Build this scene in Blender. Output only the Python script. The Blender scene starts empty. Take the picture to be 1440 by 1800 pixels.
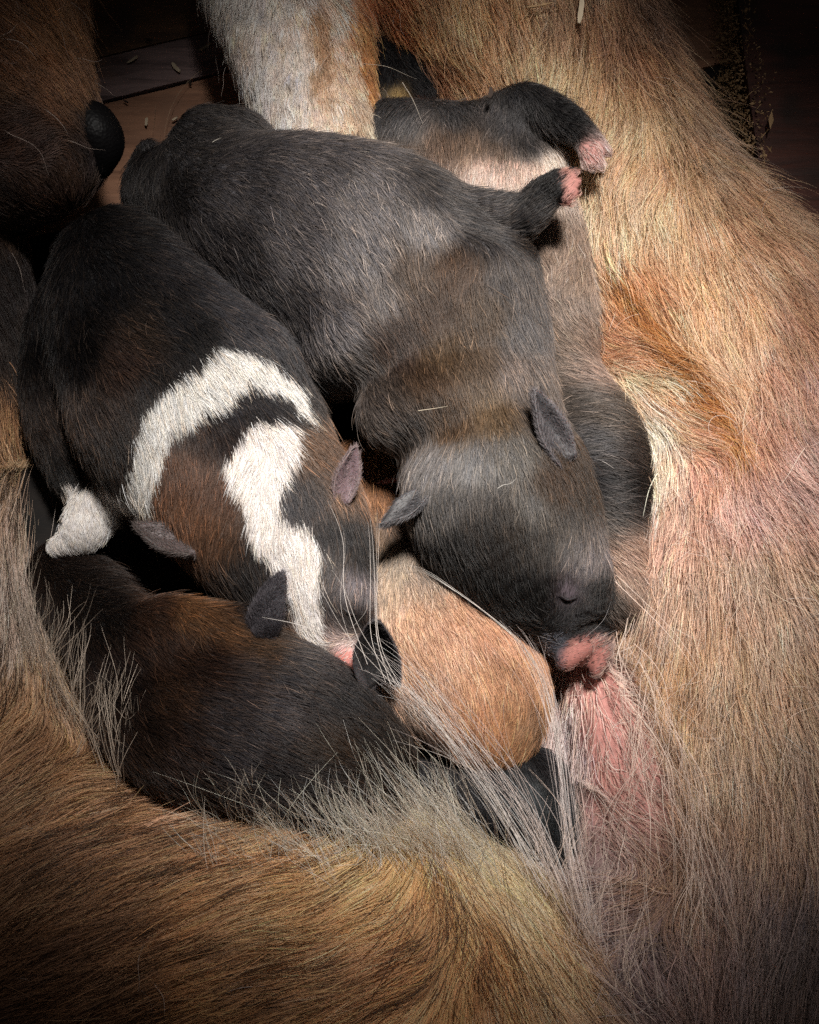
import bpy, math, random
import numpy as np

scn = bpy.context.scene
C = scn.collection
f32 = np.float32

# ------------------------------------------------------------------ camera
TILT = math.radians(20)
FPX = 2700.0                                   # focal length in pixels of the 1440x1800 frame
TARGET = np.array([0.0, 0.0, 0.05])
FWD = np.array([0.0, math.sin(TILT), -math.cos(TILT)])
RIGHT = np.array([1.0, 0.0, 0.0])
UP = np.array([0.0, math.cos(TILT), math.sin(TILT)])
CAM = TARGET - 0.5 * FWD
cam_d = bpy.data.cameras.new('camera')
cam = bpy.data.objects.new('camera', cam_d); C.objects.link(cam)
cam.location = CAM; cam.rotation_euler = (TILT, 0, 0)
cam_d.sensor_fit = 'VERTICAL'; cam_d.sensor_height = 24; cam_d.lens = 24 * FPX / 1800
cam_d.clip_start = 0.01; cam_d.clip_end = 20
scn.camera = cam

# ------------------------------------------------------------------ light
w = bpy.data.worlds.new('World'); scn.world = w; w.use_nodes = True
w.node_tree.nodes['Background'].inputs[0].default_value = (1.0, 0.95, 0.92, 1)
w.node_tree.nodes['Background'].inputs[1].default_value = 0.026


def spot(name, loc, target, energy, size, radius, color, blend=1.0):
    l = bpy.data.lights.new(name, 'SPOT'); l.energy = energy; l.spot_size = math.radians(size)
    l.spot_blend = blend; l.shadow_soft_size = radius; l.color = color
    o = bpy.data.objects.new(name, l); C.objects.link(o); o.location = loc
    import mathutils
    d = mathutils.Vector(target) - mathutils.Vector(loc)
    o.rotation_euler = d.to_track_quat('-Z', 'Y').to_euler()
    return o


spot('vignette_key_spot', (0.13, 0.17, 1.05), (0.013, 0.022, 0.04), 182, 17.3, 0.10, (1.0, 0.955, 0.90))  # unseen key light; narrow soft cone shaped to darken the frame edges
scn.view_settings.view_transform = 'Standard'; scn.view_settings.look = 'None'
scn.view_settings.exposure = 0.0; scn.view_settings.gamma = 1.0
scn.render.engine = 'CYCLES'
scn.cycles.max_bounces = 7; scn.cycles.diffuse_bounces = 3; scn.cycles.glossy_bounces = 4
scn.cycles.transmission_bounces = 5; scn.cycles.transparent_max_bounces = 6
scn.cycles.use_denoising = False
scn.cycles_curves.shape = 'RIBBONS'; scn.cycles_curves.subdivisions = 2


# ------------------------------------------------------------------ geometry helpers
def P(px, py, z):
    r = FWD * FPX + RIGHT * (px - 720) + UP * (900 - py)
    return CAM + r * ((z - CAM[2]) / r[2])


def scale_at(p):
    return float(np.dot(np.asarray(p) - CAM, FWD)) / FPX


def project(p):
    q = p - CAM
    d = q @ FWD
    return 720 + FPX * (q @ RIGHT) / d, 900 - FPX * (q @ UP) / d


def lin(c):
    c = np.asarray(c, float) / 255.0
    return np.where(c <= 0.04045, c / 12.92, ((c + 0.055) / 1.055) ** 2.4)


def spline(pts, n):
    """Catmull-Rom through rows of pts, n samples per span."""
    pts = np.asarray(pts, float)
    q = np.vstack([2 * pts[0] - pts[1], pts, 2 * pts[-1] - pts[-2]])
    out = []
    for i in range(len(pts) - 1):
        a, b, c, d = q[i:i + 4]
        for t in np.linspace(0, 1, n, endpoint=False):
            out.append(0.5 * (2 * b + (c - a) * t + (2 * a - 5 * b + 4 * c - d) * t * t + (3 * b - a - 3 * c + d) * t ** 3))
    out.append(pts[-1])
    return np.array(out)


def chain(*rows):
    """rows of (px, py, z, radius in px) -> world rows of (x, y, z, r)."""
    w_ = []
    for px, py, z, r in rows:
        p = P(px, py, z)
        w_.append([*p, r * scale_at(p)])
    return spline(w_, 4) if len(w_) > 1 else np.array(w_ + w_)


class Field:
    def __init__(self, chains, k, fine=(), k2=.0005):
        self.ch = [chain(*c) for c in chains]; self.k = k
        self.sub = Field(fine, k2) if fine else None

    def all_chains(self):
        return self.ch + (self.sub.ch if self.sub else [])

    def __call__(self, p):
        f, g = self.main(p)
        if self.sub:                            # small things (toes, ridges) join with a tighter crease
            f2, g2 = self.sub.main(p); k = self.sub.k; m = np.minimum(f, f2)
            a = np.exp(-(f - m) / k); b = np.exp(-(f2 - m) / k); s = a + b
            f = m - k * np.log(s); g = (a[:, None] * g + b[:, None] * g2) / s[:, None]
            g /= np.linalg.norm(g, axis=1, keepdims=True) + 1e-9
        return f, g

    def main(self, p):
        """signed distance and gradient, chains blended by a soft minimum of width k"""
        if not hasattr(self, 'S'):
            S = [(j, a, b) for j, c in enumerate(self.ch) for a, b in zip(c[:-1], c[1:])]
            self.J = np.array([s[0] for s in S]); self.A = np.array([s[1] for s in S]).astype(f32); self.S = np.array([s[2] for s in S]).astype(f32)
            self.M = (self.A[:, :3] + self.S[:, :3]) / 2; self.H = np.linalg.norm(self.S[:, :3] - self.A[:, :3], axis=1) / 2
            self.R0 = (self.A[:, 3] + self.S[:, 3]) / 2; self.R1 = np.maximum(self.A[:, 3], self.S[:, 3])
        p = p.astype(f32); n = len(p)
        if n < 400:
            return self.core(p, range(len(self.J)))
        cell = np.floor(p / .016).astype(np.int64); key = (cell[:, 0] * 4096 + cell[:, 1]) * 4096 + cell[:, 2]
        order = np.argsort(key, kind='stable'); ks = key[order]; cut = np.flatnonzero(np.diff(ks)) + 1
        F = np.empty(n, f32); G = np.empty((n, 3), f32)
        for idx in np.split(order, cut):
            q = p[idx]; lo = q.min(0); hi = q.max(0); c = (lo + hi) / 2; h = np.linalg.norm(hi - lo) / 2
            d = np.linalg.norm(self.M - c, axis=1)
            keep = np.flatnonzero(d - h - self.H - self.R1 <= (d + h - self.R0).min() + 7 * self.k)
            F[idx], G[idx] = self.core(q, keep)
        return F, G

    def one(self, p):
        """distance at a single point"""
        if not hasattr(self, 'J'):
            self.main(p[None])
        if not hasattr(self, 'cuts'):
            self.cuts = np.concatenate([[0], np.flatnonzero(np.diff(self.J)) + 1])
        ab = self.S[:, :3] - self.A[:, :3]; pa = p - self.A[:, :3]
        t = np.clip((pa * ab).sum(1) / np.maximum((ab * ab).sum(1), 1e-12), 0, 1)
        d = np.linalg.norm(pa - t[:, None] * ab, axis=1) - (self.A[:, 3] + t * (self.S[:, 3] - self.A[:, 3]))
        d = np.minimum.reduceat(d, self.cuts); m = d.min(); f = m - self.k * np.log(np.exp(-(d - m) / self.k).sum())
        return min(f, self.sub.one(p)) if self.sub else f

    def core(self, p, segs):
        n = len(p); D = {}; G = {}
        for s in segs:
            a = self.A[s]; ab = self.S[s, :3] - a[:3]; L2 = max(float(ab @ ab), 1e-12)
            pa = p - a[:3]; t = (pa @ ab) / L2; np.clip(t, 0, 1, out=t)
            q = pa - t[:, None] * ab; ln = np.sqrt(np.einsum('ij,ij->i', q, q)) + 1e-9
            d = ln - (a[3] + t * (self.S[s, 3] - a[3])); q /= ln[:, None]; j = self.J[s]
            if j in D:
                m = d < D[j]; D[j][m] = d[m]; G[j][m] = q[m]
            else:
                D[j] = d; G[j] = q
        if len(D) == 1:
            j = next(iter(D)); return D[j], G[j]
        DD = np.stack(list(D.values())); GG = np.stack(list(G.values()))
        m = DD.min(0); W = np.exp(-(DD - m) / self.k); s = W.sum(0)
        g = np.einsum('jn,jnk->nk', W, GG) / s[:, None]
        g /= np.sqrt(np.einsum('ij,ij->i', g, g))[:, None] + 1e-9
        return m - self.k * np.log(s), g


def ico(sub=2):
    import bmesh
    bm = bmesh.new(); bmesh.ops.create_icosphere(bm, subdivisions=sub, radius=1)
    v = np.array([x.co[:] for x in bm.verts]); f = np.array([[y.index for y in x.verts] for x in bm.faces])
    bm.free(); return v, f


ICO_V, ICO_F = ico()


def new_mesh(name, v, f, smooth=True):
    me = bpy.data.meshes.new(name)
    me.from_pydata([tuple(x) for x in v], [], [tuple(x) for x in f]); me.update()
    if smooth:
        me.polygons.foreach_set('use_smooth', [True] * len(me.polygons))
    return me


def body_mesh(name, field, voxel):
    """one continuous surface: voxel remesh of the overlapping balls, then pulled onto the blended field"""
    V = []; F = []; o = 0
    for c in field.all_chains():
        for a, b in zip(c[:-1], c[1:]):
            step = max(1, int(np.linalg.norm(b[:3] - a[:3]) / (0.35 * min(a[3], b[3]))))
            for t in np.arange(step) / step:
                r = a * (1 - t) + b * t
                V.append(ICO_V * r[3] + r[:3]); F.append(ICO_F + o); o += len(ICO_V)
        V.append(ICO_V * c[-1][3] + c[-1][:3]); F.append(ICO_F + o); o += len(ICO_V)
    me = new_mesh('tmp', np.vstack(V), np.vstack(F))
    ob = bpy.data.objects.new('tmp', me); C.objects.link(ob)
    m = ob.modifiers.new('r', 'REMESH'); m.mode = 'VOXEL'; m.voxel_size = voxel
    dg = bpy.context.evaluated_depsgraph_get()
    out = bpy.data.meshes.new_from_object(ob.evaluated_get(dg))
    bpy.data.objects.remove(ob); bpy.data.meshes.remove(me)
    n = len(out.vertices); co = np.empty(n * 3, f32); out.vertices.foreach_get('co', co); co = co.reshape(-1, 3)
    for _ in range(5):
        d, g = field(co); co -= d[:, None] * g * 0.9
    out.vertices.foreach_set('co', co.ravel()); out.name = name
    out.polygons.foreach_set('use_smooth', [True] * len(out.polygons)); out.update()
    return out, co


def tris_of(me):
    me.calc_loop_triangles()
    t = np.empty(len(me.loop_triangles) * 3, np.int32); me.loop_triangles.foreach_get('vertices', t)
    return t.reshape(-1, 3)


def verts_of(me):
    co = np.empty(len(me.vertices) * 3, f32); me.vertices.foreach_get('co', co); return co.reshape(-1, 3)


# ------------------------------------------------------------------ noise and maps
def _hash(i, j, k, s):
    h = (i.astype(np.int64) * 374761393 + j.astype(np.int64) * 668265263 + k.astype(np.int64) * 2147483647 + s * 1274126177) & 0xFFFFFFFF
    h = ((h ^ (h >> 13)) * 1274126177) & 0xFFFFFFFF
    h = ((h ^ (h >> 16)) * 2246822519) & 0xFFFFFFFF
    return ((h ^ (h >> 15)) & 0xFFFF) / 32767.5 - 1.0


def noise(p, size, seed=0):
    q = p / size + 57.31 * (seed + 1); i = np.floor(q).astype(np.int64); t = q - i; t = t * t * (3 - 2 * t)
    r = 0
    for a in (0, 1):
        for b in (0, 1):
            for c in (0, 1):
                wgt = (t[:, 0] if a else 1 - t[:, 0]) * (t[:, 1] if b else 1 - t[:, 1]) * (t[:, 2] if c else 1 - t[:, 2])
                r = r + wgt * _hash(i[:, 0] + a, i[:, 1] + b, i[:, 2] + c, seed)
    return r


def noise3(p, size, seed=0):
    return np.stack([noise(p, size, seed + 11), noise(p, size, seed + 23), noise(p, size, seed + 37)], 1)


def idw(px, py, pts, vals, soft=35.0, power=2.0):
    acc = np.zeros((len(px), vals.shape[1])); s = np.zeros(len(px))
    for (x, y), v in zip(pts, vals):
        ww = 1.0 / ((px - x) ** 2 + (py - y) ** 2 + soft * soft) ** power
        acc += ww[:, None] * v; s += ww
    return acc / s[:, None]


def inside(px, py, poly):
    r = np.zeros(len(px), bool); n = len(poly)
    for i in range(n):
        x1, y1 = poly[i]; x2, y2 = poly[(i + 1) % n]
        if y1 == y2:
            continue
        c = ((y1 > py) != (y2 > py)) & (px < (x2 - x1) * (py - y1) / (y2 - y1) + x1)
        r ^= c
    return r


class Coat:
    """colour, lie and length of a coat, laid out over the animal"""

    def __init__(self, cols, dirs, polys=(), lens=(), dens=(), soft=35, wob=9, skin=None, gain=(1, 1, 1), gamma=1.0, desat=0.0, contrast=0.0):
        self.cp = [(c[0], c[1]) for c in cols]; self.cv = np.array([lin(c[2]) for c in cols])
        self.dp = [(d[0], d[1]) for d in dirs]
        dv = np.array([[d[2], d[3]] for d in dirs], float); self.dv = dv / np.linalg.norm(dv, axis=1, keepdims=True)
        self.polys = [(p, lin(c)) for p, c in polys]; self.lens = lens; self.dens = dens; self.soft = soft; self.wob = wob
        self.skin = skin; self.gain = np.array(gain); self.gamma = gamma; self.desat = desat; self.contrast = contrast

    def colour(self, p):
        px, py = project(p)
        c = idw(px, py, self.cp, np.sqrt(self.cv), self.soft, 2.7) ** 2
        c = c ** self.gamma * self.gain
        lum = c @ np.array([.3, .59, .11]); c = c * (1 - self.desat) + lum[:, None] * self.desat
        c = c * ((lum + .004) / .1)[:, None] ** self.contrast
        if self.polys:
            n1 = noise(p, 0.004, 3) * self.wob + noise(p, 0.0013, 4) * self.wob * .6 + noise(p, 0.00025, 7) * self.wob * .8
            n2 = noise(p, 0.004, 5) * self.wob + noise(p, 0.0013, 6) * self.wob * .6 + noise(p, 0.00025, 8) * self.wob * .8
            for poly, col in self.polys:
                m = inside(px + n1, py + n2, poly); c[m] = col
        return c

    def direction(self, p):
        px, py = project(p)
        d = idw(px, py, self.dp, self.dv, self.soft, 2.0)
        return (RIGHT[None] * d[:, :1] - UP[None] * d[:, 1:2])

    def scal(self, p, table):
        if not len(table):
            return np.ones(len(p))
        px, py = project(p); r = np.ones(len(p))
        for x, y, rad, m in table:
            g = np.exp(-((px - x) ** 2 + (py - y) ** 2) / (2 * rad * rad)); r *= 1 + (m - 1) * g
        return r


# ------------------------------------------------------------------ materials
def hair_material(name, rough=0.35, radial=0.4):
    m = bpy.data.materials.new(name); m.use_nodes = True; nt = m.node_tree; nt.nodes.clear()
    out = nt.nodes.new('ShaderNodeOutputMaterial'); h = nt.nodes.new('ShaderNodeBsdfHairPrincipled')
    a = nt.nodes.new('ShaderNodeAttribute'); a.attribute_name = 'hair_color'
    h.parametrization = 'COLOR'
    h.inputs['Roughness'].default_value = rough; h.inputs['Radial Roughness'].default_value = radial
    h.inputs['Coat'].default_value = 0.0
    nt.links.new(a.outputs['Color'], h.inputs['Color'])
    pb = nt.nodes.new('ShaderNodeBsdfPrincipled'); pb.inputs['Roughness'].default_value = .5; pb.inputs['Specular IOR Level'].default_value = .12
    nt.links.new(a.outputs['Color'], pb.inputs['Base Color'])
    mx = nt.nodes.new('ShaderNodeMixShader'); mx.inputs[0].default_value = .36
    nt.links.new(pb.outputs[0], mx.inputs[1]); nt.links.new(h.outputs[0], mx.inputs[2])
    nt.links.new(mx.outputs[0], out.inputs[0])
    return m


def skin_material(name, rough=0.55, sss=0.0):
    m = bpy.data.materials.new(name); m.use_nodes = True; nt = m.node_tree
    b = nt.nodes['Principled BSDF']; a = nt.nodes.new('ShaderNodeAttribute'); a.attribute_name = 'skin_color'
    n = nt.nodes.new('ShaderNodeTexNoise'); n.inputs['Scale'].default_value = 900; n.inputs['Detail'].default_value = 4
    tc = nt.nodes.new('ShaderNodeTexCoord'); nt.links.new(tc.outputs['Object'], n.inputs['Vector'])
    mx = nt.nodes.new('ShaderNodeMix'); mx.data_type = 'RGBA'; mx.blend_type = 'MULTIPLY'; mx.inputs[0].default_value = 0.5
    nt.links.new(a.outputs['Color'], mx.inputs[6])
    rmp = nt.nodes.new('ShaderNodeValToRGB'); rmp.color_ramp.elements[0].color = (.45, .42, .42, 1); rmp.color_ramp.elements[1].color = (1, 1, 1, 1)
    rmp.color_ramp.elements[0].position = .3; rmp.color_ramp.elements[1].position = .65
    nt.links.new(n.outputs['Fac'], rmp.inputs[0]); nt.links.new(rmp.outputs[0], mx.inputs[7])
    nt.links.new(mx.outputs[2], b.inputs['Base Color'])
    b.inputs['Roughness'].default_value = rough
    if sss:
        b.inputs['Subsurface Weight'].default_value = sss; b.inputs['Subsurface Radius'].default_value = (1, .35, .2); b.inputs['Subsurface Scale'].default_value = 0.002
    bp = nt.nodes.new('ShaderNodeBump'); bp.inputs['Strength'].default_value = .35; bp.inputs['Distance'].default_value = .0006
    nt.links.new(n.outputs['Fac'], bp.inputs['Height']); nt.links.new(bp.outputs[0], b.inputs['Normal'])
    return m


HAIR = hair_material('coat_hair')
SKIN = skin_material('furred_skin', .8)
PINK = skin_material('bare_skin', .6, .2)


def wet_black(name, col=(.004, .0035, .004), rough=.5):
    m = bpy.data.materials.new(name); m.use_nodes = True; nt = m.node_tree; b = nt.nodes['Principled BSDF']
    b.inputs['Base Color'].default_value = (*col, 1); b.inputs['Roughness'].default_value = rough; b.inputs['Specular IOR Level'].default_value = .18
    v = nt.nodes.new('ShaderNodeTexVoronoi'); v.inputs['Scale'].default_value = 900
    tc = nt.nodes.new('ShaderNodeTexCoord'); nt.links.new(tc.outputs['Object'], v.inputs['Vector'])
    bp = nt.nodes.new('ShaderNodeBump'); bp.inputs['Strength'].default_value = .4; bp.inputs['Distance'].default_value = .0004
    nt.links.new(v.outputs['Distance'], bp.inputs['Height']); nt.links.new(bp.outputs[0], b.inputs['Normal'])
    return m


NOSE = wet_black('black_nose_leather')


def link(name, data, parent=None, mat=None):
    o = bpy.data.objects.new(name, data); C.objects.link(o)
    if mat is not None:
        data.materials.append(mat)
    if parent is not None:
        o.parent = parent; o.matrix_parent_inverse = parent.matrix_world.inverted() if False else o.matrix_parent_inverse
    return o


def thing(name, label, cat, group=None, kind=None):
    o = bpy.data.objects.new(name, None); C.objects.link(o); o.empty_display_size = .01
    if label: o['label'] = label
    if cat: o['category'] = cat
    if group: o['group'] = group
    if kind: o['kind'] = kind
    return o


def paint(me, col):
    a = me.attributes.new('skin_color', 'FLOAT_COLOR', 'POINT')
    c = np.ones((len(me.vertices), 4), f32); c[:, :3] = col; a.data.foreach_set('color', c.ravel())


# ------------------------------------------------------------------ fur
def curves_object(name, pts, rad, col, parent, mat=None):
    """pts (n, m, 3), rad (n, m), col (n, m, 3)"""
    n, m = pts.shape[:2]
    cu = bpy.data.hair_curves.new(name); cu.add_curves([m] * n)
    cu.points.foreach_set('position', np.ascontiguousarray(pts.reshape(-1), f32))
    at = cu.attributes.get('radius') or cu.attributes.new('radius', 'FLOAT', 'POINT')
    at.data.foreach_set('value', np.ascontiguousarray(rad.reshape(-1), f32))
    ac = cu.attributes.new('hair_color', 'FLOAT_COLOR', 'POINT')
    c4 = np.ones((n * m, 4), f32); c4[:, :3] = np.clip(col.reshape(-1, 3), 0.0015, .92); ac.data.foreach_set('color', c4.ravel())
    return link(name, cu, parent, mat or HAIR)


TOTAL = [0]


def grow(me, coat, field=None, density=4e6, length=.005, lenvar=.25, rad=.00009, lift=.45, steps=5, messy=.25, wave=0.0,
         clump=0.0, clump_size=.004, cvar=.22, tipmix=0.0, tipcol=(150, 145, 140), tipprob=.5, margin=90, seed=0, follow=.35,
         fine=.0, height=.55, cull=-.3, rootdark=1.0, splay=.0, density_table=None, colour=None, tip_fn=None, direction=None, away=None, lockvar=.16, tipgain=2.6, macro=0.0):
    rg = np.random.default_rng(seed + 5)
    v = verts_of(me); t = tris_of(me)
    a, b, c = v[t[:, 0]], v[t[:, 1]], v[t[:, 2]]
    cr = np.cross(b - a, c - a); area = np.linalg.norm(cr, axis=1) / 2
    ctr = (a + b + c) / 3; px, py = project(ctr.astype(float))
    vis = (px > -margin) & (px < 1440 + margin) & (py > -margin) & (py < 1800 + margin)
    view = CAM - ctr; view /= np.linalg.norm(view, axis=1, keepdims=True)
    nrm = cr / (2 * area[:, None] + 1e-20)
    vis &= (nrm * view).sum(1) > cull
    ww = area * vis * np.clip(coat.scal(ctr.astype(float), density_table if density_table is not None else coat.dens), 0, 5)
    n = int(ww.sum() * density)
    if n < 1:
        return None
    ti = rg.choice(len(t), n, p=ww / ww.sum())
    u = rg.random(n); s = rg.random(n); fl = u + s > 1; u[fl] = 1 - u[fl]; s[fl] = 1 - s[fl]
    p = (a[ti] + (b[ti] - a[ti]) * u[:, None] + (c[ti] - a[ti]) * s[:, None]).astype(float)
    if field is not None:
        d0, nn = field(p); p -= d0[:, None] * nn
    else:
        nn = nrm[ti]
    if away is not None:                       # roots buried inside a neighbour are left out
        keep = np.ones(len(p), bool)
        for fld in away:
            keep &= fld(p)[0] > -0.002
        p = p[keep]; nn = nn[keep]; n = len(p)
    nn = nn.astype(float)
    L = length * coat.scal(p, coat.lens) * np.exp(rg.normal(0, lenvar, n))
    dfun = direction or coat.direction
    jit = rg.normal(0, messy, (n, 3)) + noise3(p, .006, seed) * messy * 1.2 + noise3(p, .002, seed + 3) * messy * 1.0
    ds = L / (steps - 1)
    pts = np.empty((n, steps, 3)); pts[:, 0] = p - nn * .0004
    q = p.copy(); h = np.zeros(n); liftv = np.clip(lift * np.exp(rg.normal(0, .35, n)), .03, 1.5)
    wph = rg.random((n, 3)) * 6.28; wfr = rg.uniform(3, 7, (n, 1))
    cur = nn
    for i in range(1, steps):
        sfr = i / (steps - 1)
        d = dfun(q); d = d - cur * (d * cur).sum(1, keepdims=True)
        d /= np.linalg.norm(d, axis=1, keepdims=True) + 1e-6
        d = d + jit + wave * np.sin(wfr * sfr + wph)
        d = d - cur * (d * cur).sum(1, keepdims=True); d /= np.linalg.norm(d, axis=1, keepdims=True) + 1e-6
        up = liftv * (1.35 - height * sfr)
        d = d + cur * up[:, None]; d /= np.linalg.norm(d, axis=1, keepdims=True)
        q = q + d * ds[:, None]
        if field is not None:
            f, g = field(q); want = L * sfr * liftv * .5
            cor = np.where(f < want * .5, want * .5 - f, (want - f) * follow)
            cor = np.maximum(cor, -ds * .9)
            q = q + g * cor[:, None]; cur = g.astype(float)
        pts[:, i] = q
    if clump > 0:
        cell = np.floor(p / clump_size).astype(np.int64); bd = np.full(n, 1e9); bid = np.zeros(n, np.int64)
        for di in (-1, 0, 1):
            for dj in (-1, 0, 1):
                for dk in (-1, 0, 1):
                    ci_, cj_, ck_ = cell[:, 0] + di, cell[:, 1] + dj, cell[:, 2] + dk
                    q_ = (np.stack([ci_ + .5 + .5 * _hash(ci_, cj_, ck_, 71), cj_ + .5 + .5 * _hash(ci_, cj_, ck_, 72), ck_ + .5 + .5 * _hash(ci_, cj_, ck_, 73)], 1)) * clump_size
                    dd_ = ((q_ - p) ** 2).sum(1); mm = dd_ < bd; bd[mm] = dd_[mm]; bid[mm] = ((ci_ + 4096) * 8192 * 8192 + (cj_ + 4096) * 8192 + ck_ + 4096)[mm]
        _, first, near = np.unique(bid, return_index=True, return_inverse=True); near = near.ravel(); ci = first[near]; m = len(first)
        rel = pts - pts[:, :1]; crel = pts[ci] - pts[ci][:, :1]
        sfr = np.linspace(0, 1, steps)[None, :, None]
        amt = clump * np.clip(L / length, 0, 1)[:, None, None] * rg.uniform(.3, 1, (n, 1, 1)) * sfr ** 1.2
        clump_c = near; clump_n = m
        full = pts[ci] * 1.0
        pts = pts * (1 - amt) + full * amt
    if colour is None:                          # a patch of colour is seen where its hairs lie, so it grows from a little behind
        dd = dfun(p); dd = dd - nn * (dd * nn).sum(1, keepdims=True)
        base = coat.colour(p + dd * (L * .5)[:, None])
    else:
        base = colour(p)
    cv = np.exp(rg.normal(0, cvar, (n, 1)) + .16 * noise(p, .004, seed + 9)[:, None] + .12 * noise(p, .0015, seed + 10)[:, None])
    base = base * cv
    if macro > 0:                               # broad lighter and redder tracts of the coat, drawn out along its lie
        q_ = p + dfun(p) * 0
        st = noise(q_, .009, seed * 0 + 41) * .6 + noise(q_, .0045, 42) * .6; hu = noise(q_, .011, 43) * .6 + noise(q_, .005, 44) * .5
        base = base * np.exp(macro * np.stack([st + hu * .2, st - hu * .3, st - hu * .6], 1))
    if clump > 0:                               # neighbouring locks differ a little in shade and warmth
        g1 = rg.normal(0, lockvar, clump_n)[clump_c]; g2 = rg.normal(0, lockvar * .3, clump_n)[clump_c]
        base = base * np.exp(np.stack([g1 + g2 * .4, g1, g1 - g2], 1))
    sfr = np.linspace(0, 1, steps)[None, :, None]
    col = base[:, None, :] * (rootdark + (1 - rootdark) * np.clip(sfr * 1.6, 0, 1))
    if tipmix > 0 or tip_fn is not None:
        tc = (np.minimum(base * tipgain + .010, .85) * (lin(tipcol) / lin(tipcol).mean()) ** .5)[:, None, :] if tip_fn is None else tip_fn(p)[:, None, :]
        tp = (rg.random((n, 1, 1)) < tipprob) * tipmix * np.clip(sfr * (1.8 if tip_fn is None else 3) - (.5 if tip_fn is None else .4), 0, 1)
        col = col * (1 - tp) + tc * tp
    rr = rad * np.exp(rg.normal(0, .2, (n, 1))) * (1 - .85 * np.linspace(0, 1, steps)[None] ** 2)
    TOTAL[0] += n * steps
    return pts, rr, col


def fur(name, parent, parts):
    """join populations of strands with the same step count"""
    parts = [x for x in parts if x is not None]
    m = max(x[0].shape[1] for x in parts)
    P_, R_, K_ = [], [], []
    for p_, r_, k_ in parts:
        if p_.shape[1] != m:                      # resample to m points
            s = np.linspace(0, p_.shape[1] - 1, m); i = np.clip(np.floor(s).astype(int), 0, p_.shape[1] - 2); t = (s - i)
            p_ = p_[:, i] * (1 - t)[None, :, None] + p_[:, i + 1] * t[None, :, None]
            r_ = r_[:, i] * (1 - t)[None] + r_[:, i + 1] * t[None]
            k_ = k_[:, i] * (1 - t)[None, :, None] + k_[:, i + 1] * t[None, :, None]
        P_.append(p_); R_.append(r_); K_.append(k_)
    return curves_object(name, np.concatenate(P_), np.concatenate(R_), np.concatenate(K_), parent)


def locks(paths, per, spread, rad, col, seed, steps=14, var=.18, taper=True, tipspread=2.0, stray=.15):
    """long strands following given paths; a path is rows of (px, py, z)"""
    rg = np.random.default_rng(seed); P_, R_, K_ = [], [], []
    for path in paths:
        w_ = np.array([P(*r) for r in path]); sp = spline(w_, 8)
        s = np.linspace(0, len(sp) - 1, steps); i = np.clip(np.floor(s).astype(int), 0, len(sp) - 2); t = (s - i)[:, None]
        ctr = sp[i] * (1 - t) + sp[i + 1] * t
        k = per if isinstance(per, int) else int(per)
        for _ in range(k):
            off = rg.normal(0, 1, 3) * spread; off2 = rg.normal(0, 1, 3) * spread * tipspread
            off[2] = abs(off[2]) * .5; off2[2] = abs(off2[2]) * .5
            sf = np.linspace(0, 1, steps)[:, None]
            wob = np.sin(sf * rg.uniform(2, 6) + rg.random(3) * 6.28) * spread * rg.uniform(.2, 1.2)
            end = rg.uniform(.72, 1.0)
            q = ctr + off * (1 - sf) + off2 * sf + wob
            if rg.random() < stray:
                q = q + (rg.normal(0, 1, 3) * spread * 5 * [1, 1, .2]) * sf ** 2
            ss = np.linspace(0, (steps - 1) * end, steps); ii = np.clip(np.floor(ss).astype(int), 0, steps - 2); tt = (ss - ii)[:, None]
            q = q[ii] * (1 - tt) + q[ii + 1] * tt
            P_.append(q); R_.append(rad * rg.uniform(.6, 1.2) * (1 - .8 * np.linspace(0, 1, steps) ** 2) if taper else np.full(steps, rad))
            K_.append(np.tile(lin(col) * np.exp(rg.normal(0, var)), (steps, 1)))
    return np.array(P_), np.array(R_), np.array(K_)


# ------------------------------------------------------------------ ears, noses, pads
def ear_mesh(name, base, tip, width, normal, cup=.5, curl=.0, thick=.0016, tipexp=3.6, fold=0.0):
    """a leaf-shaped cupped flap with real thickness; base and tip are world points, normal faces its hollow"""
    base = np.asarray(base, float); tip = np.asarray(tip, float); normal = np.asarray(normal, float)
    ax = tip - base; L = np.linalg.norm(ax); ax /= L
    normal = normal - ax * (normal @ ax); normal /= np.linalg.norm(normal); side = np.cross(ax, normal)
    NU, NV = 18, 14; rows = []
    for layer in (1, -1):
        for i in range(NU + 1):
            u = i / NU
            wdt = width * (.72 + .28 * math.sin(math.pi * min(1, u * 1.15))) * (max(0, 1 - u ** tipexp)) ** .5
            wdt = max(wdt, width * .02)
            for j in range(NV + 1):
                vv = -1 + 2 * j / NV
                x = vv * wdt * .5
                dep = cup * wdt * (1 - vv * vv) * .5
                rim = thick * (.35 + .65 * math.sqrt(max(0, 1 - vv ** 4)) * math.sqrt(max(0, 1 - u ** 6)))
                q = base + ax * (u * L) + side * x - normal * (dep - rim * layer * .5) + normal * (curl * L * u * u) + side * fold * L * u * u
                q = q + normal * .0004 * math.sin(7 * u + 5 * vv)
                rows.append(q)
    V = np.array(rows); F = []
    o = (NU + 1) * (NV + 1)
    for i in range(NU):
        for j in range(NV):
            a = i * (NV + 1) + j; q = [a, a + 1, a + NV + 2, a + NV + 1]
            F.append(q); F.append([o + x for x in q[::-1]])
    for i in range(NU):
        for j in (0, NV):
            a = i * (NV + 1) + j; b = a + NV + 1; q = [a, b, b + o, a + o]
            F.append(q if j == 0 else q[::-1])
    for j in range(NV):
        for i in (0, NU):
            a = i * (NV + 1) + j; b = a + 1; q = [a, b, b + o, a + o]
            F.append(q[::-1] if i == 0 else q)
    return new_mesh(name, V, F)


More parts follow.
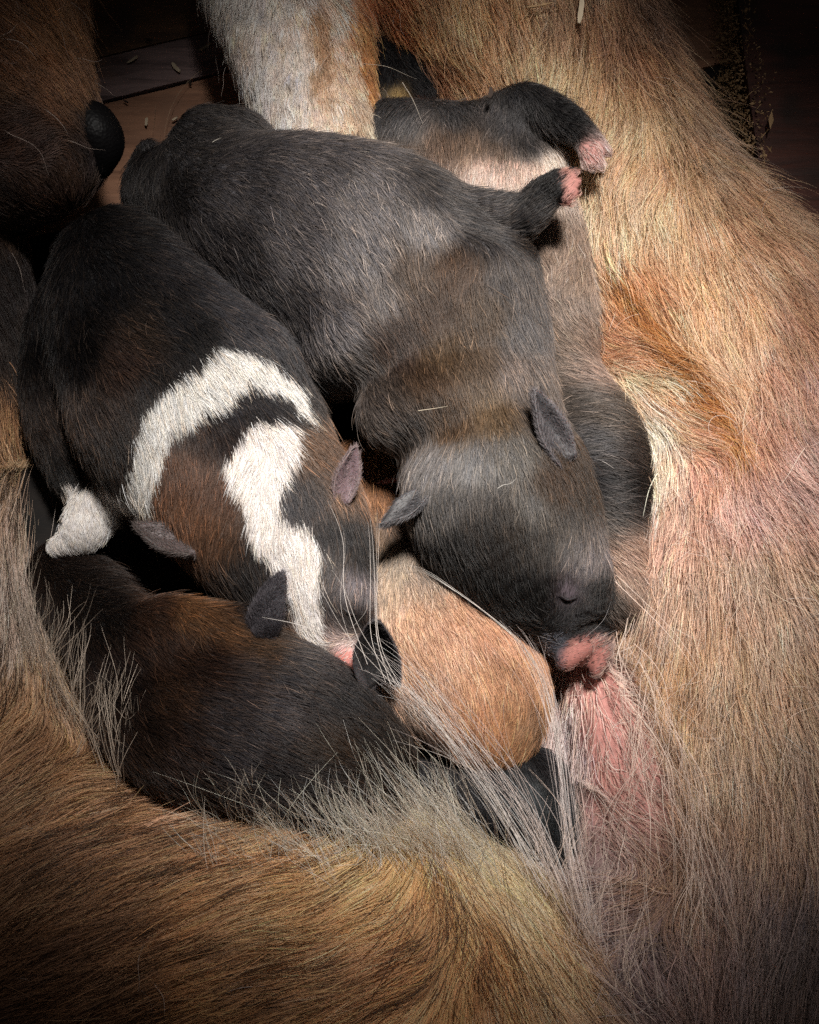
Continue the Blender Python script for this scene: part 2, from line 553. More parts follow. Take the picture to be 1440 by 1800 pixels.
def ear(parent, base, tip, width, normal, outcol, incol, seed, cup=.5, curl=0., fold=0., fuzz=1.0, length=.0028, tipexp=3.6):
    b = P(*base); t = P(*tip); sc = scale_at(b)
    me = ear_mesh('ear', b, t, width * sc, normal, cup, curl, fold=fold, tipexp=tipexp)
    co = verts_of(me).astype(float); h = len(co) // 2
    col = np.empty((len(co), 3)); col[:h] = lin(incol); col[h:] = lin(outcol) * .7
    # rim keeps the coat colour
    n = 15
    for i in range(19):
        for j in (0, 1, 13, 14):
            col[i * n + j] = lin(outcol)
    paint(me, col)
    o = link('ear', me, parent, PINK)
    ax = (t - b) / np.linalg.norm(t - b)
    ct = Coat([(base[0], base[1], outcol)], [(base[0], base[1], tip[0] - base[0] + .01, tip[1] - base[1])])

    def dr(p):
        return np.tile(ax, (len(p), 1))
    tri = tris_of(me); vv = verts_of(me)

    def colf(p):
        return np.tile(lin(outcol), (len(p), 1))
    s = grow(me, ct, None, density=9e6 * fuzz, length=length, rad=.00006, lift=.35, steps=4, messy=.3, seed=seed, cull=-2, direction=dr, colour=colf, cvar=.35, tipmix=.5, tipcol=(120, 112, 108), tipprob=.3)
    if s is not None:
        # thin the hollow side: keep a strand there only now and then
        rg = np.random.default_rng(seed); nm = np.asarray(normal, float); nm = nm / np.linalg.norm(nm)
        rel = s[0][:, 1] - s[0][:, 0]; front = rel @ nm > 0
        keep = ~front | (rg.random(len(front)) < .22)
        f = fur('ear_hair', o, [(s[0][keep], s[1][keep], s[2][keep])])
    return o


def blob(name, parent, px, py, z, rx, ry, rz, col, mat=None, ang=0, bumps=.0, seed=0):
    p = P(px, py, z); s = scale_at(p); v, f = ico(4)
    if bumps:
        v = v * (1 + bumps * noise(v, .5, seed))[:, None]
    v = v * [rx * s, ry * s, rz * s]; a = math.radians(ang)
    v = v @ np.array([[math.cos(a), math.sin(a), 0], [-math.sin(a), math.cos(a), 0], [0, 0, 1]]) + p
    me = new_mesh(name, v, f); paint(me, lin(col)); return link(name, me, parent, mat or PINK)


def Z(flds, px, py, h=0.0):
    """height at which the sight line through (px, py) comes within h of the nearest of these surfaces"""
    if not isinstance(flds, (list, tuple)): flds = [flds]
    r = FWD * FPX + RIGHT * (px - 720) + UP * (900 - py); r /= np.linalg.norm(r); t = .2
    for _ in range(60):
        p = CAM + r * t; d = min(float(f.one(p)) for f in flds) - h
        t += d * .8
        if abs(d) < 1e-5 or t > .7: break
    return (CAM + r * t)[2]



def animal(name, label, chains, coat, k=.004, voxel=.0018, kind_parent=None, group='newborn puppies nursing in a heap', cat='puppy', skin_gain=.75, fine=()):
    t = thing(name, label, cat, group)
    fld = Field(chains, k, fine)
    me, co = body_mesh('body', fld, voxel)
    c = coat.colour(co.astype(float)) * skin_gain
    if coat.skin is not None:
        c = coat.skin(co.astype(float), c)
    paint(me, c)
    link('body', me, t, SKIN)
    return t, fld, me

# ================================================================== THE FLOOR AND THE BOX WALL
def wood_material(name, c1, c2, c3, scale=1.0, rough=.6, rot=0.0):
    m = bpy.data.materials.new(name); m.use_nodes = True; nt = m.node_tree; b = nt.nodes['Principled BSDF']
    tc = nt.nodes.new('ShaderNodeTexCoord'); mp = nt.nodes.new('ShaderNodeMapping')
    mp.inputs['Scale'].default_value = (14 * scale, 150 * scale, 60 * scale); mp.inputs['Rotation'].default_value = (0, 0, rot)
    nt.links.new(tc.outputs['Object'], mp.inputs[0])
    n1 = nt.nodes.new('ShaderNodeTexNoise'); n1.inputs['Scale'].default_value = 1.6; n1.inputs['Detail'].default_value = 9; n1.inputs['Roughness'].default_value = .68; n1.inputs['Distortion'].default_value = .7
    nt.links.new(mp.outputs[0], n1.inputs['Vector'])
    n2 = nt.nodes.new('ShaderNodeTexNoise'); n2.inputs['Scale'].default_value = 45; n2.inputs['Detail'].default_value = 5
    nt.links.new(tc.outputs['Object'], n2.inputs['Vector'])
    r = nt.nodes.new('ShaderNodeValToRGB'); r.color_ramp.elements[0].color = (*lin(c1), 1); r.color_ramp.elements[1].color = (*lin(c2), 1)
    r.color_ramp.elements[0].position = .35; r.color_ramp.elements[1].position = .62
    nt.links.new(n1.outputs['Fac'], r.inputs[0])
    r2 = nt.nodes.new('ShaderNodeValToRGB'); r2.color_ramp.elements[0].position = .52; r2.color_ramp.elements[1].position = .68
    nt.links.new(n2.outputs['Fac'], r2.inputs[0])
    mx = nt.nodes.new('ShaderNodeMix'); mx.data_type = 'RGBA'; nt.links.new(r2.outputs[0], mx.inputs[0]); nt.links.new(r.outputs[0], mx.inputs[6]); mx.inputs[7].default_value = (*lin(c3), 1)
    nt.links.new(mx.outputs[2], b.inputs['Base Color']); b.inputs['Roughness'].default_value = rough
    bp = nt.nodes.new('ShaderNodeBump'); bp.inputs['Strength'].default_value = .7; bp.inputs['Distance'].default_value = .0012
    nt.links.new(n1.outputs['Fac'], bp.inputs['Height']); nt.links.new(bp.outputs[0], b.inputs['Normal'])
    return m


def prism(name, quad, z0, z1, mat, parent, seed=0, sub=24, rag=.0008):
    """a board with a slightly ragged edge: quad is four (x, y) corners"""
    rg = random.Random(seed); a, b, c, d = [np.array(q, float) for q in quad]
    top = []
    for (p, q) in ((a, b), (b, c), (c, d), (d, a)):
        n_ = sub if np.linalg.norm(q - p) > .05 else 2
        e = (q - p) / np.linalg.norm(q - p); nn = np.array([-e[1], e[0]])
        for i in range(n_):
            top.append(p + (q - p) * i / n_ + nn * rg.uniform(-rag, rag) * (0 if i == 0 else 1))
    n = len(top); ctr = sum(top) / n
    V = [(*(t_ + (ctr - t_) * .004), z1) for t_ in top] + [(*t_, z1 - .0012) for t_ in top] + [(*t_, z0) for t_ in top]
    F = [list(range(n))]
    for i in range(n):
        j = (i + 1) % n
        F.append([i, n + i, n + j, j]); F.append([n + i, 2 * n + i, 2 * n + j, n + j])
    F.append(list(range(2 * n, 3 * n))[::-1])
    me = new_mesh(name, V, F, smooth=False); return link(name, me, parent, mat)


ground = link('ground', new_mesh('ground', [(-1.2, -1.2, -.02), (1.2, -1.2, -.02), (1.2, 1.2, -.02), (-1.2, 1.2, -.02)], [[0, 1, 2, 3]]), None,
              wood_material('dark_subfloor', (30, 24, 20), (44, 34, 28), (20, 16, 14)))
ground['kind'] = 'structure'
floor = thing('floor', None, None, kind='structure')
PURPLE = wood_material('worn_purple_brown_board', (84, 68, 68), (150, 126, 124), (124, 96, 84), rough=.7)
RED = wood_material('worn_red_brown_board', (122, 86, 66), (172, 126, 98), (142, 104, 82), rough=.75)
OCHRE = wood_material('worn_ochre_brown_board', (92, 68, 52), (136, 102, 74), (90, 72, 66), rough=.7)
# seams run gently upward to the right; each plank between two seam lines
import itertools
sd = np.array([*(P(410, 125, 0) - P(185, 180, 0))[:2]]); sd /= np.linalg.norm(sd); sn = np.array([-sd[1], sd[0]])
s0 = P(300, 152, 0)[:2]
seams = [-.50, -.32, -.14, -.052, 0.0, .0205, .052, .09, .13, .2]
SHADE_BOARD = wood_material('painted_shade_board', (14, 11, 10), (26, 20, 17), (11, 9, 8), rough=.95)  # near-black boards: the shade at left is put into the wood colour
mats = [SHADE_BOARD, SHADE_BOARD, SHADE_BOARD, RED, PURPLE, OCHRE, PURPLE, RED, OCHRE]
tops = [0, 0, 0, .0003, .0012, .0004, -.0002, .0006, 0]
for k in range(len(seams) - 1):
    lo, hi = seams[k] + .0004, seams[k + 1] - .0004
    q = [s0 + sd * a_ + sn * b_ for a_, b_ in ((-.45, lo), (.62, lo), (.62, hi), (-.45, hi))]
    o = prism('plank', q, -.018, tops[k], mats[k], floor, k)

# right-hand board standing on edge, with a broken sawdust line at its foot
wall = thing('raised_step', None, None, kind='structure')
WALLM = wood_material('dark_red_brown_board', (50, 25, 18), (78, 38, 27), (40, 21, 15), rough=.7, rot=.5)
foot = [P(1246, -260, 0), P(1262, 60, 0), P(1290, 280, 0), P(1345, 620, 0), P(1420, 1100, 0)]
A_ = foot[0][:2]; B_ = foot[-1][:2]; wd = (B_ - A_) / np.linalg.norm(B_ - A_); wn = np.array([-wd[1], wd[0]])
if wn[0] < 0: wn = -wn
for k in range(3):
    st = A_ - wd * .05 + wn * (.0565 * k); en = B_ + wd * .3 + wn * (.0565 * k)
    prism('board', [st, en, en + wn * .056, st + wn * .056], .0005, .014 + .0007 * k, WALLM, wall, 40 + k, rag=.0003)


def flat_mat(name, c, rough=.8):
    m = bpy.data.materials.new(name); m.use_nodes = True; nt = m.node_tree; b = nt.nodes['Principled BSDF']
    n = nt.nodes.new('ShaderNodeTexNoise'); n.inputs['Scale'].default_value = 700; tc = nt.nodes.new('ShaderNodeTexCoord')
    mp = nt.nodes.new('ShaderNodeMapping'); mp.inputs['Scale'].default_value = (1, .2, 1); nt.links.new(tc.outputs['Object'], mp.inputs[0]); nt.links.new(mp.outputs[0], n.inputs['Vector'])
    r = nt.nodes.new('ShaderNodeValToRGB'); r.color_ramp.elements[0].color = (*lin(np.array(c) * .72), 1); r.color_ramp.elements[1].color = (*lin(c), 1)
    nt.links.new(n.outputs['Fac'], r.inputs[0]); nt.links.new(r.outputs[0], b.inputs['Base Color']); b.inputs['Roughness'].default_value = rough
    return m


STRAW = flat_mat('pale_wood_shaving', (226, 206, 176)); CHIP = flat_mat('sawdust_grain', (190, 154, 112)); HUSK = flat_mat('dark_husk', (52, 36, 26))


def scrap(name, label, cat, px, py, z, L, W, ang, mat, seed=0, group=None, curl=.15, th=.0004):
    """a curled sliver of wood"""
    rg = random.Random(seed); p = P(px, py, z); s = scale_at(p); L *= s; W *= s; a = math.radians(-ang); n = 7; V = []; F = []
    e = np.array([math.cos(a), math.sin(a), 0]); q = np.array([-e[1], e[0], 0])
    for i in range(n + 1):
        u = i / n - .5; wv = W * .5 * (1 - .5 * abs(2 * u) ** 3) * rg.uniform(.85, 1.1)
        c = p + e * L * u + q * L * curl * (u * u - .12) + np.array([0, 0, .0006 + L * .12 * (4 * u * u) * abs(curl)])
        for sx, sz in ((-1, 0), (1, 0), (1, th), (-1, th)):
            V.append(c + q * wv * sx + np.array([0, 0, sz]))
    for i in range(n):
        for j in range(4):
            F.append([i * 4 + j, i * 4 + (j + 1) % 4, i * 4 + 4 + (j + 1) % 4, i * 4 + 4 + j])
    F.append([3, 2, 1, 0]); F.append([n * 4 + j for j in range(4)])
    o = link(name, new_mesh(name, V, F, smooth=False), None, mat); o['label'] = label; o['category'] = cat
    if group: o['group'] = group
    return o


SH = 'wood shavings scattered on the boards'
for i, (px, py, L, W, an, lab) in enumerate([
        (310, 121, 24, 7, 52, 'pale short wood shaving lying on the purple board, middle of the boards'),
        (361, 85, 25, 6, -38, 'pale straight wood shaving on the purple board next to the white foreleg'),
        (258, 216, 5, 17, 0, 'tiny upright wood shaving on the red-brown board left of the grey puppy'),
        (308, 211, 12, 4, -35, 'tiny shaving touching the raised hip of the large grey puppy'),
        (234, 107, 22, 5, -40, 'greyish shaving on the purple board above the black nose'),
        (128, 98, 18, 4, -30, 'faint brown shaving beside the bridge of the mother dog muzzle'),
        (132, 104, 14, 3, -48, 'thin dark splinter crossing the shaving beside the muzzle bridge'),
        (262, 72, 13, 4, 20, 'small pale flake on the ochre board at the top of the boards'),
        (335, 148, 9, 4, 70, 'crumb-sized shaving on the seam between purple and red-brown boards'),
        (352, 192, 8, 4, -20, 'crumb-sized shaving on the red-brown board close to the white foreleg'),
        (222, 180, 10, 3, 35, 'small thin flake on the seam near the dark nose')]):
    scrap('wood_shaving', lab, 'shaving', px, py, .0015, L, W, an, STRAW if i < 5 else HUSK, i, SH)

# sawdust along the foot of the wall: thousands of grains, one mass
rg = np.random.default_rng(5); V = []; F = []; o_ = 0
for i in range(9500):
    t = rg.random(); c0 = A_ + (B_ - A_) * t * .78; off = abs(rg.normal(0, .0042)) + .0006
    wv = .5 + .5 * math.sin(t * 17) * math.sin(t * 41 + 1)
    off *= (1 if rg.random() < .8 else -.5); c = np.array([*(c0 - wn * off * (.5 + wv)), 0.001 + abs(rg.normal(0, .003)) * max(.1, 1 - off / .012) + (.0125 * rg.random() ** .5 * max(0, 1 - off / .006) if rg.random() < .6 else 0)])
    s = rg.uniform(.0003, .0009) * (1.6 if rg.random() < .08 else 1); ax = rg.normal(0, 1, (3, 3)); ax /= np.linalg.norm(ax, axis=1, keepdims=True)
    k = [1, rg.uniform(.4, 1), rg.uniform(.2, .7)]
    if rg.random() < .05: k[0] = 3.5
    for sx in (ax[0] * k[0], -ax[0] * k[0], ax[1] * k[1], -ax[1] * k[1], ax[2] * k[2], -ax[2] * k[2]):
        V.append(c + sx * s)
    for f in ((0, 2, 4), (2, 1, 4), (1, 3, 4), (3, 0, 4), (2, 0, 5), (1, 2, 5), (3, 1, 5), (0, 3, 5)):
        F.append([o_ + x for x in f])
    o_ += 6
sd_o = link('sawdust', new_mesh('sawdust', V, F, smooth=False), None, CHIP)
sd_o['kind'] = 'stuff'; sd_o['label'] = 'crumbly brown sawdust banked along the foot of the dark raised boards'; sd_o['category'] = 'sawdust'

# ================================================================== LARGE GREY PUPPY (middle)
GREY = (112, 110, 111); DGREY = (72, 71, 73); BROWN = (84, 66, 50); DBROWN = (50, 38, 32); BLK = (34, 32, 34); TAN = (150, 118, 92)
coat1 = Coat(
    cols=[(330, 230, (84, 82, 84)), (260, 330, (60, 58, 60)), (420, 330, (88, 86, 90)), (560, 300, (100, 98, 102)), (640, 350, (112, 110, 113)), (420, 450, (66, 64, 68)),
          (520, 420, (98, 96, 100)), (640, 450, (112, 110, 113)), (760, 400, (118, 116, 118)), (860, 390, (100, 98, 100)), (510, 560, (70, 68, 72)), (600, 580, (104, 102, 106)),
          (670, 540, (108, 104, 104)), (730, 490, (92, 80, 72)), (800, 480, (84, 66, 54)), (690, 580, (74, 58, 50)), (780, 620, (92, 74, 56)), (760, 560, (82, 66, 56)), (700, 610, (76, 62, 56)), (850, 560, (88, 74, 62)),
          (900, 500, (86, 82, 82)), (920, 590, (92, 90, 92)), (640, 650, (82, 76, 74)), (680, 720, (84, 76, 72)), (760, 680, (84, 66, 52)), (840, 650, (94, 80, 68)), (900, 660, (108, 98, 94)),
          (720, 750, (70, 62, 58)), (790, 740, (84, 64, 46)), (870, 720, (104, 86, 66)), (930, 700, (96, 88, 84)),
          (750, 820, (108, 106, 108)), (830, 820, (104, 104, 106)), (900, 810, (100, 98, 96)), (980, 850, (80, 60, 44)), (1020, 860, (70, 56, 44)), (780, 900, (84, 82, 82)), (850, 900, (80, 76, 74)),
          (930, 900, (92, 90, 88)), (1000, 930, (78, 72, 68)), (800, 980, (36, 31, 30)), (870, 960, (44, 33, 27)), (905, 930, (60, 50, 42)), (860, 925, (50, 42, 38)), (950, 960, (64, 58, 54)), (1020, 960, (98, 94, 94)), (1038, 985, (108, 102, 104)),
          (870, 1040, (34, 30, 30)), (940, 1040, (34, 30, 30)), (1000, 1035, (64, 54, 60)), (1060, 1040, (36, 34, 36)), (950, 1100, (40, 38, 40)), (1020, 1090, (46, 44, 46)), (980, 1140, (50, 52, 58)),
          (780, 345, (84, 82, 84)), (850, 400, (66, 64, 66)), (930, 390, (62, 60, 62)), (980, 320, (40, 38, 40))],
    dirs=[(250, 300, .3, 1), (330, 230, .8, .7), (430, 230, 1, .5), (420, 340, .9, .6), (330, 350, .9, .5), (540, 280, .8, .8), (640, 330, .5, 1), (520, 430, .9, .6), (640, 440, .55, .9), (420, 450, .9, .45),
          (520, 550, .8, .45), (600, 570, .8, .6), (700, 520, .35, 1), (760, 400, .1, 1), (840, 470, -.1, 1), (900, 520, .15, 1), (700, 640, .45, .8), (620, 660, .8, .6), (800, 620, .25, 1), (900, 640, .2, 1),
          (700, 740, .8, .6), (800, 720, .3, 1), (880, 720, .1, 1), (740, 820, -.35, .9), (830, 820, 0, 1), (900, 820, .1, 1), (740, 900, .3, 1), (830, 920, .15, 1), (940, 920, .2, 1), (1000, 900, .1, 1),
          (1030, 960, -.35, 1), (800, 1000, .5, 1), (880, 1020, .3, 1), (960, 1060, .2, .6), (1040, 1040, -.5, .8), (940, 1120, .6, -.3), (1030, 1110, .8, -.5), (980, 1090, -.6, .4),
          (840, 370, 1, .15), (930, 380, .8, -.6), (985, 320, .7, -.7)],
    polys=[([(984, 1182), (996, 1150), (1010, 1126), (1042, 1124), (1040, 1150), (1024, 1180), (1000, 1200)], (134, 98, 90)), ([(980, 296), (1040, 290), (1040, 372), (985, 372), (996, 330)], (160, 118, 110)), ([(1042, 1118), (1090, 1124), (1085, 1200), (1030, 1200), (1040, 1160)], (128, 106, 100)), ([(945, 1120), (985, 1112), (998, 1130), (990, 1160), (982, 1185), (950, 1165)], (70, 72, 80))],
    lens=[(1000, 1035, 30, .4), (1020, 1160, 50, .28), (985, 1140, 30, .5), (950, 1110, 60, .6), (1030, 1090, 50, .6), (350, 260, 60, .8), (1000, 325, 34, .3)],
    dens=[(1012, 1160, 24, .06), (1050, 1170, 26, .3), (1003, 1033, 14, .3), (1012, 330, 20, .0)])


def soft(px, py, cx, cy, rx, ry, ang=0):
    a = math.radians(ang); dx = px - cx; dy = py - cy
    u = (dx * math.cos(a) + dy * math.sin(a)) / rx; v = (-dx * math.sin(a) + dy * math.cos(a)) / ry
    return np.clip(1.5 - (u * u + v * v), 0, 1)[:, None]


def skin1(p, c):
    px, py = project(p)
    m = soft(px, py, 1032, 1160, 40, 50, 60); c = c * (1 - m) + lin((146, 92, 84)) * m
    m = soft(px, py, 1026, 1188, 22, 9, -35); c = c * (1 - m) + lin((70, 34, 30)) * m  # shadow of the mouth gap painted into the skin colour
    m = soft(px, py, 1000, 1036, 17, 13); c = c * (1 - m) + lin((70, 60, 66)) * m
    m = soft(px, py, 1010, 330, 16, 34, 15); c = c * (1 - m) + lin((164, 112, 104)) * m
    return c


coat1.skin = skin1
chains1 = [
    [(300, 340, .038, 76), (360, 352, .042, 104), (450, 392, .047, 150), (560, 430, .052, 186), (670, 480, .055, 203), (770, 570, .055, 186), (820, 690, .055, 152), (852, 785, .055, 145), (880, 880, .056, 164), (915, 955, .056, 143), (952, 1022, .056, 106), (982, 1078, .0525, 68), (1000, 1118, .0500, 48), (1012, 1138, .049, 34)],
    [(838, 500, .0765, 82), (880, 470, .068, 60)], [(650, 585, .0700, 92), (590, 620, .056, 64), (560, 672, .040, 44)], [(430, 395, .0600, 92)], [(700, 725, .066, 66), (800, 705, .0735, 74), (895, 690, .066, 66)], [(868, 850, .0665, 108)],
    [(893, 1035, .047, 62), (925, 1075, .046, 44)], [(1028, 1010, .048, 40), (1040, 1050, .047, 34)],
    [(400, 320, .045, 95), (362, 248, .048, 56), (420, 234, .048, 40), (446, 246, .046, 34)],
    [(266, 330, .035, 42), (256, 290, .036, 22), (259, 260, .040, 14)],
    [(965, 1000, .066, 30), (1010, 990, .066, 26), (1040, 1010, .062, 22)],
]
pup1, F1, B1 = animal('puppy', 'large charcoal grey puppy with brown shoulders sprawled across the middle, pink nose at the teat', chains1, coat1, k=.0024, fine=[
    [(1010, 1026, .0665, 17), (1000, 1034, .0675, 18)], [(994, 1160, .0530, 19), (1010, 1148, .0540, 19), (1026, 1138, .0535, 17)], [(1046, 1178, .0465, 13), (1060, 1152, .0480, 14)],
    [(988, 1078, .0625, 9), (1022, 1070, .0640, 9), (1058, 1050, .060, 8)], [(978, 1098, .0600, 8), (1020, 1088, .0625, 9), (1062, 1072, .058, 8)],
    [(1000, 308, .0815, 11), (1010, 306, .082, 8)], [(1002, 322, .082, 11), (1016, 321, .082, 8)], [(1000, 337, .082, 11), (1013, 338, .082, 8)], [(992, 350, .081, 10), (1002, 354, .081, 8)],
    [(990, 790, .0735, 20), (1008, 830, .0700, 22)],
    [(740, 400, .065, 80), (850, 388, .072, 50), (918, 380, .076, 36), (955, 345, .079, 28), (985, 322, .081, 22)],
    [(1040, 1122, .047, 38), (1054, 1160, .043, 22)]
])

coat1.gain = np.array([.66, .635, .62]); coat1.contrast = .8; coat1.soft = 26; coat1.desat = .08
# ---------------------------------------------------------------- PUPPY 2: belly-up brindle puppy, top right
coat2 = Coat(
    cols=[(690, 200, (70, 68, 70)), (720, 230, (96, 94, 96)), (800, 200, (84, 82, 84)), (880, 230, (76, 74, 76)), (930, 180, (62, 60, 62)), (930, 260, (66, 64, 66)), (1000, 210, (42, 40, 42)), (1010, 240, (36, 34, 36)),
          (720, 275, (124, 96, 74)), (770, 260, (110, 78, 54)), (830, 265, (116, 86, 62)), (870, 275, (112, 88, 70)), (760, 305, (170, 140, 122)), (850, 305, (200, 172, 156)), (920, 310, (190, 160, 140)), (965, 290, (222, 200, 180)),
          (1040, 268, (206, 168, 158)), (930, 440, (126, 104, 88)), (980, 450, (140, 116, 98)), (1020, 480, (136, 112, 94)), (960, 520, (120, 102, 90)), (1020, 560, (128, 108, 94)), (950, 600, (108, 84, 62)), (1010, 640, (118, 98, 84)), (1040, 650, (134, 108, 94)),
          (960, 650, (88, 74, 62)), (1020, 700, (84, 76, 70)), (1080, 730, (84, 72, 62)), (1050, 780, (90, 88, 90)), (1110, 800, (62, 50, 44)), (1060, 850, (60, 58, 60)), (1130, 850, (44, 36, 34)), (1090, 900, (70, 66, 66)),
          (1080, 920, (92, 84, 78)), (1100, 960, (150, 116, 96)), (1110, 1000, (166, 128, 106)), (1110, 1040, (150, 118, 98)), (1080, 1060, (84, 74, 66))],
    dirs=[(720, 220, -.3, 1), (800, 210, .4, 1), (900, 220, -.4, 1), (930, 180, .6, .8), (1010, 210, 1, .6), (760, 280, .1, 1), (850, 280, 0, 1), (930, 300, -.2, 1), (930, 450, .4, 1), (1010, 480, -.6, .8), (960, 560, .5, .8), (1010, 620, .9, .4),
          (960, 660, .9, .2), (1050, 720, 1, .1), (1040, 790, 1, -.05), (1100, 800, 1, .2), (1100, 860, 1, .1), (1070, 900, .8, .5), (1090, 970, .8, .5), (1100, 1040, .5, .8)],
    lens=[(1040, 268, 34, .3), (850, 310, 40, .7)], dens=[(1040, 268, 20, .45), (965, 290, 25, .7), (1100, 1070, 20, .6)])


def skin2(p, c):
    px, py = project(p)
    m = soft(px, py, 1040, 268, 26, 24); c = c * (1 - m) + lin((186, 134, 126)) * m
    m = soft(px, py, 900, 305, 130, 22, 5); c = c * (1 - m) + lin((214, 176, 160)) * m
    c = c * 1.0
    return c


coat2.skin = skin2; coat2.gain = np.array([.8, .8, .8]); coat2.desat = .25; coat2.contrast = .45
chains2 = [
    [(690, 240, .034, 62), (760, 262, .040, 80), (840, 290, .043, 92), (890, 360, .040, 112), (925, 450, .033, 116), (935, 560, .033, 122), (950, 650, .035, 100), (1000, 715, .037, 84), (1052, 790, .040, 86), (1072, 860, .040, 76), (1085, 930, .037, 56), (1096, 1000, .034, 44), (1098, 1048, .032, 34)],
    [(850, 260, .046, 66), (905, 210, .053, 54), (935, 192, .058, 40), (990, 212, .062, 30), (1030, 240, .064, 20), (1042, 262, .064, 21)],
    
    [(900, 300, .046, 50), (966, 290, .048, 30)],
    [(1098, 1050, .031, 26), (1090, 1082, .028, 14)], [(1104, 1050, .031, 24), (1110, 1082, .028, 13)], [(1110, 1045, .031, 20), (1126, 1070, .028, 12)],
]
pup2, F2, B2 = animal('puppy', 'brownish grey puppy lying against the tan belly at upper right, hind legs spread', chains2, coat2, k=.0022, fine=[[(1028, 262, .066, 12), (1034, 288, .064, 11)], [(1044, 266, .067, 11), (1054, 290, .064, 10)], [(1052, 250, .066, 10), (1066, 266, .064, 9)]])

# ---------------------------------------------------------------- PUPPY 3: black with white collar and blaze
WH = (208, 206, 202); BRN = (112, 72, 42)
coat3 = Coat(
    cols=[(130, 400, (30, 28, 30)), (230, 400, (40, 38, 40)), (320, 460, (44, 42, 46)), (200, 500, (30, 29, 32)), (300, 560, (38, 37, 40)), (400, 520, (56, 55, 60)), (430, 600, (60, 59, 64)), (350, 600, (28, 27, 29)), (260, 590, (58, 46, 38)), (220, 640, (66, 48, 40)),
          (140, 620, (22, 20, 22)), (160, 740, (66, 56, 52)), (200, 800, (44, 38, 36)), (280, 680, (36, 33, 34)), (150, 850, (30, 28, 28)),
          (330, 760, (58, 46, 42)), (400, 720, (44, 42, 46)), (480, 700, (44, 42, 46)), (520, 730, (48, 46, 48)), (320, 830, (92, 58, 36)), (380, 860, (86, 54, 34)), (330, 920, (112, 72, 42)), (400, 790, (50, 40, 38)),
          (380, 960, (96, 64, 40)), (400, 1010, (56, 50, 48)), (440, 1030, (48, 44, 44)), (470, 970, (40, 36, 36)), (550, 790, (100, 70, 44)), (590, 800, (88, 62, 42)), (500, 880, (58, 56, 60)), (560, 880, (56, 52, 54)), (600, 870, (120, 84, 54)),
          (600, 940, (40, 38, 40)), (590, 1000, (70, 64, 62)), (620, 1030, (124, 112, 116)), (600, 1060, (60, 54, 54)), (640, 980, (30, 28, 28)), (620, 1090, (28, 26, 26)), (600, 1130, (190, 160, 150))],
    dirs=[(150, 420, .6, 1), (250, 400, .8, .6), (250, 500, .6, .9), (350, 520, .6, 1), (430, 600, .6, 1), (180, 640, .8, .6), (280, 620, .9, .6), (350, 640, .6, 1), (160, 760, .7, .7), (250, 760, .4, 1), (230, 860, .1, 1), (300, 720, .3, 1), (380, 680, .6, .9), (450, 650, .5, 1), (520, 700, .5, 1),
          (330, 800, .2, 1), (400, 760, .5, .8), (470, 740, .4, 1), (330, 890, -.1, 1), (400, 870, -.3, 1), (440, 820, -.4, 1), (500, 790, .25, 1), (550, 780, .8, .9), (590, 830, .7, .8), (400, 960, -.4, .9), (450, 940, -.2, 1), (480, 870, .1, 1), (540, 900, .1, 1), (590, 910, .15, 1),
          (430, 1020, .4, .9), (480, 990, .35, 1), (520, 1000, .2, 1), (550, 1060, .15, 1), (600, 1000, -.4, 1), (630, 1020, -.6, 1), (590, 1090, .5, 1), (610, 1140, .5, -.6)],
    polys=[([(385, 622), (455, 628), (505, 665), (535, 700), (552, 755), (530, 735), (500, 700), (440, 678), (402, 712), (380, 730), (340, 748), (300, 775), (282, 830), (268, 905), (215, 895), (232, 820), (250, 745), (290, 690), (340, 660)], WH),
           ([(425, 765), (470, 742), (528, 758), (524, 800), (506, 845), (492, 878), (492, 908), (520, 924), (552, 942), (562, 1000), (564, 1080), (570, 1150), (590, 1200), (548, 1182), (528, 1120), (508, 1060), (478, 1010), (452, 965), (434, 925), (430, 895), (418, 872), (400, 845), (398, 818), (418, 795)], (218, 211, 207)),
           ([(590, 1130), (640, 1135), (650, 1170), (590, 1160)], (210, 190, 186))],
    lens=[(120, 930, 75, .4), (610, 1165, 32, .4), (595, 1130, 30, .6), (560, 1080, 40, .75)], dens=[(612, 1172, 24, .25)], wob=7)


def skin3(p, c):
    px, py = project(p)
    m = soft(px, py, 612, 1170, 34, 28, 40); c = c * (1 - m) + lin((188, 116, 106)) * m
    m = soft(px, py, 628, 1186, 8, 10, 40); c = c * (1 - m) + lin((196, 92, 86)) * m
    return c


coat3.skin = skin3; coat3.desat = .3; coat3.contrast = .25; coat3.gain = np.array([.85, .83, .83])
chains3 = [
    [(210, 480, .038, 112), (250, 560, .042, 158), (295, 650, .044, 188), (340, 720, .045, 208), (385, 780, .046, 192), (430, 850, .049, 172), (475, 905, .050, 162), (520, 970, .050, 132), (562, 1045, .050, 92), (590, 1105, .049, 62), (616, 1158, .048, 42)],
    [(190, 560, .030, 120), (150, 610, .022, 105), (140, 720, .020, 95), (160, 820, .020, 75)],
    [(240, 860, .030, 60), (180, 890, .028, 45), (150, 925, .026, 42), (135, 945, .024, 30), (98, 962, .022, 15)],
    [(606, 1030, .0575, 28), (618, 1050, .057, 24)], [(470, 1000, .045, 70), (520, 1050, .044, 50)], [(440, 655, .060, 84)], [(250, 640, .060, 90)], [(465, 850, .0625, 100)],
    [(622, 1160, .049, 30), (640, 1190, .046, 20)],
]
coat3b = coat3
coat3.polys.append(([(112, 850), (215, 868), (215, 985), (60, 990), (60, 940), (105, 930)], lin((222, 216, 212))))
pup3, F3, B3 = animal('puppy', 'black puppy with white collar band and white blaze down its face', chains3, coat3, k=.0024)

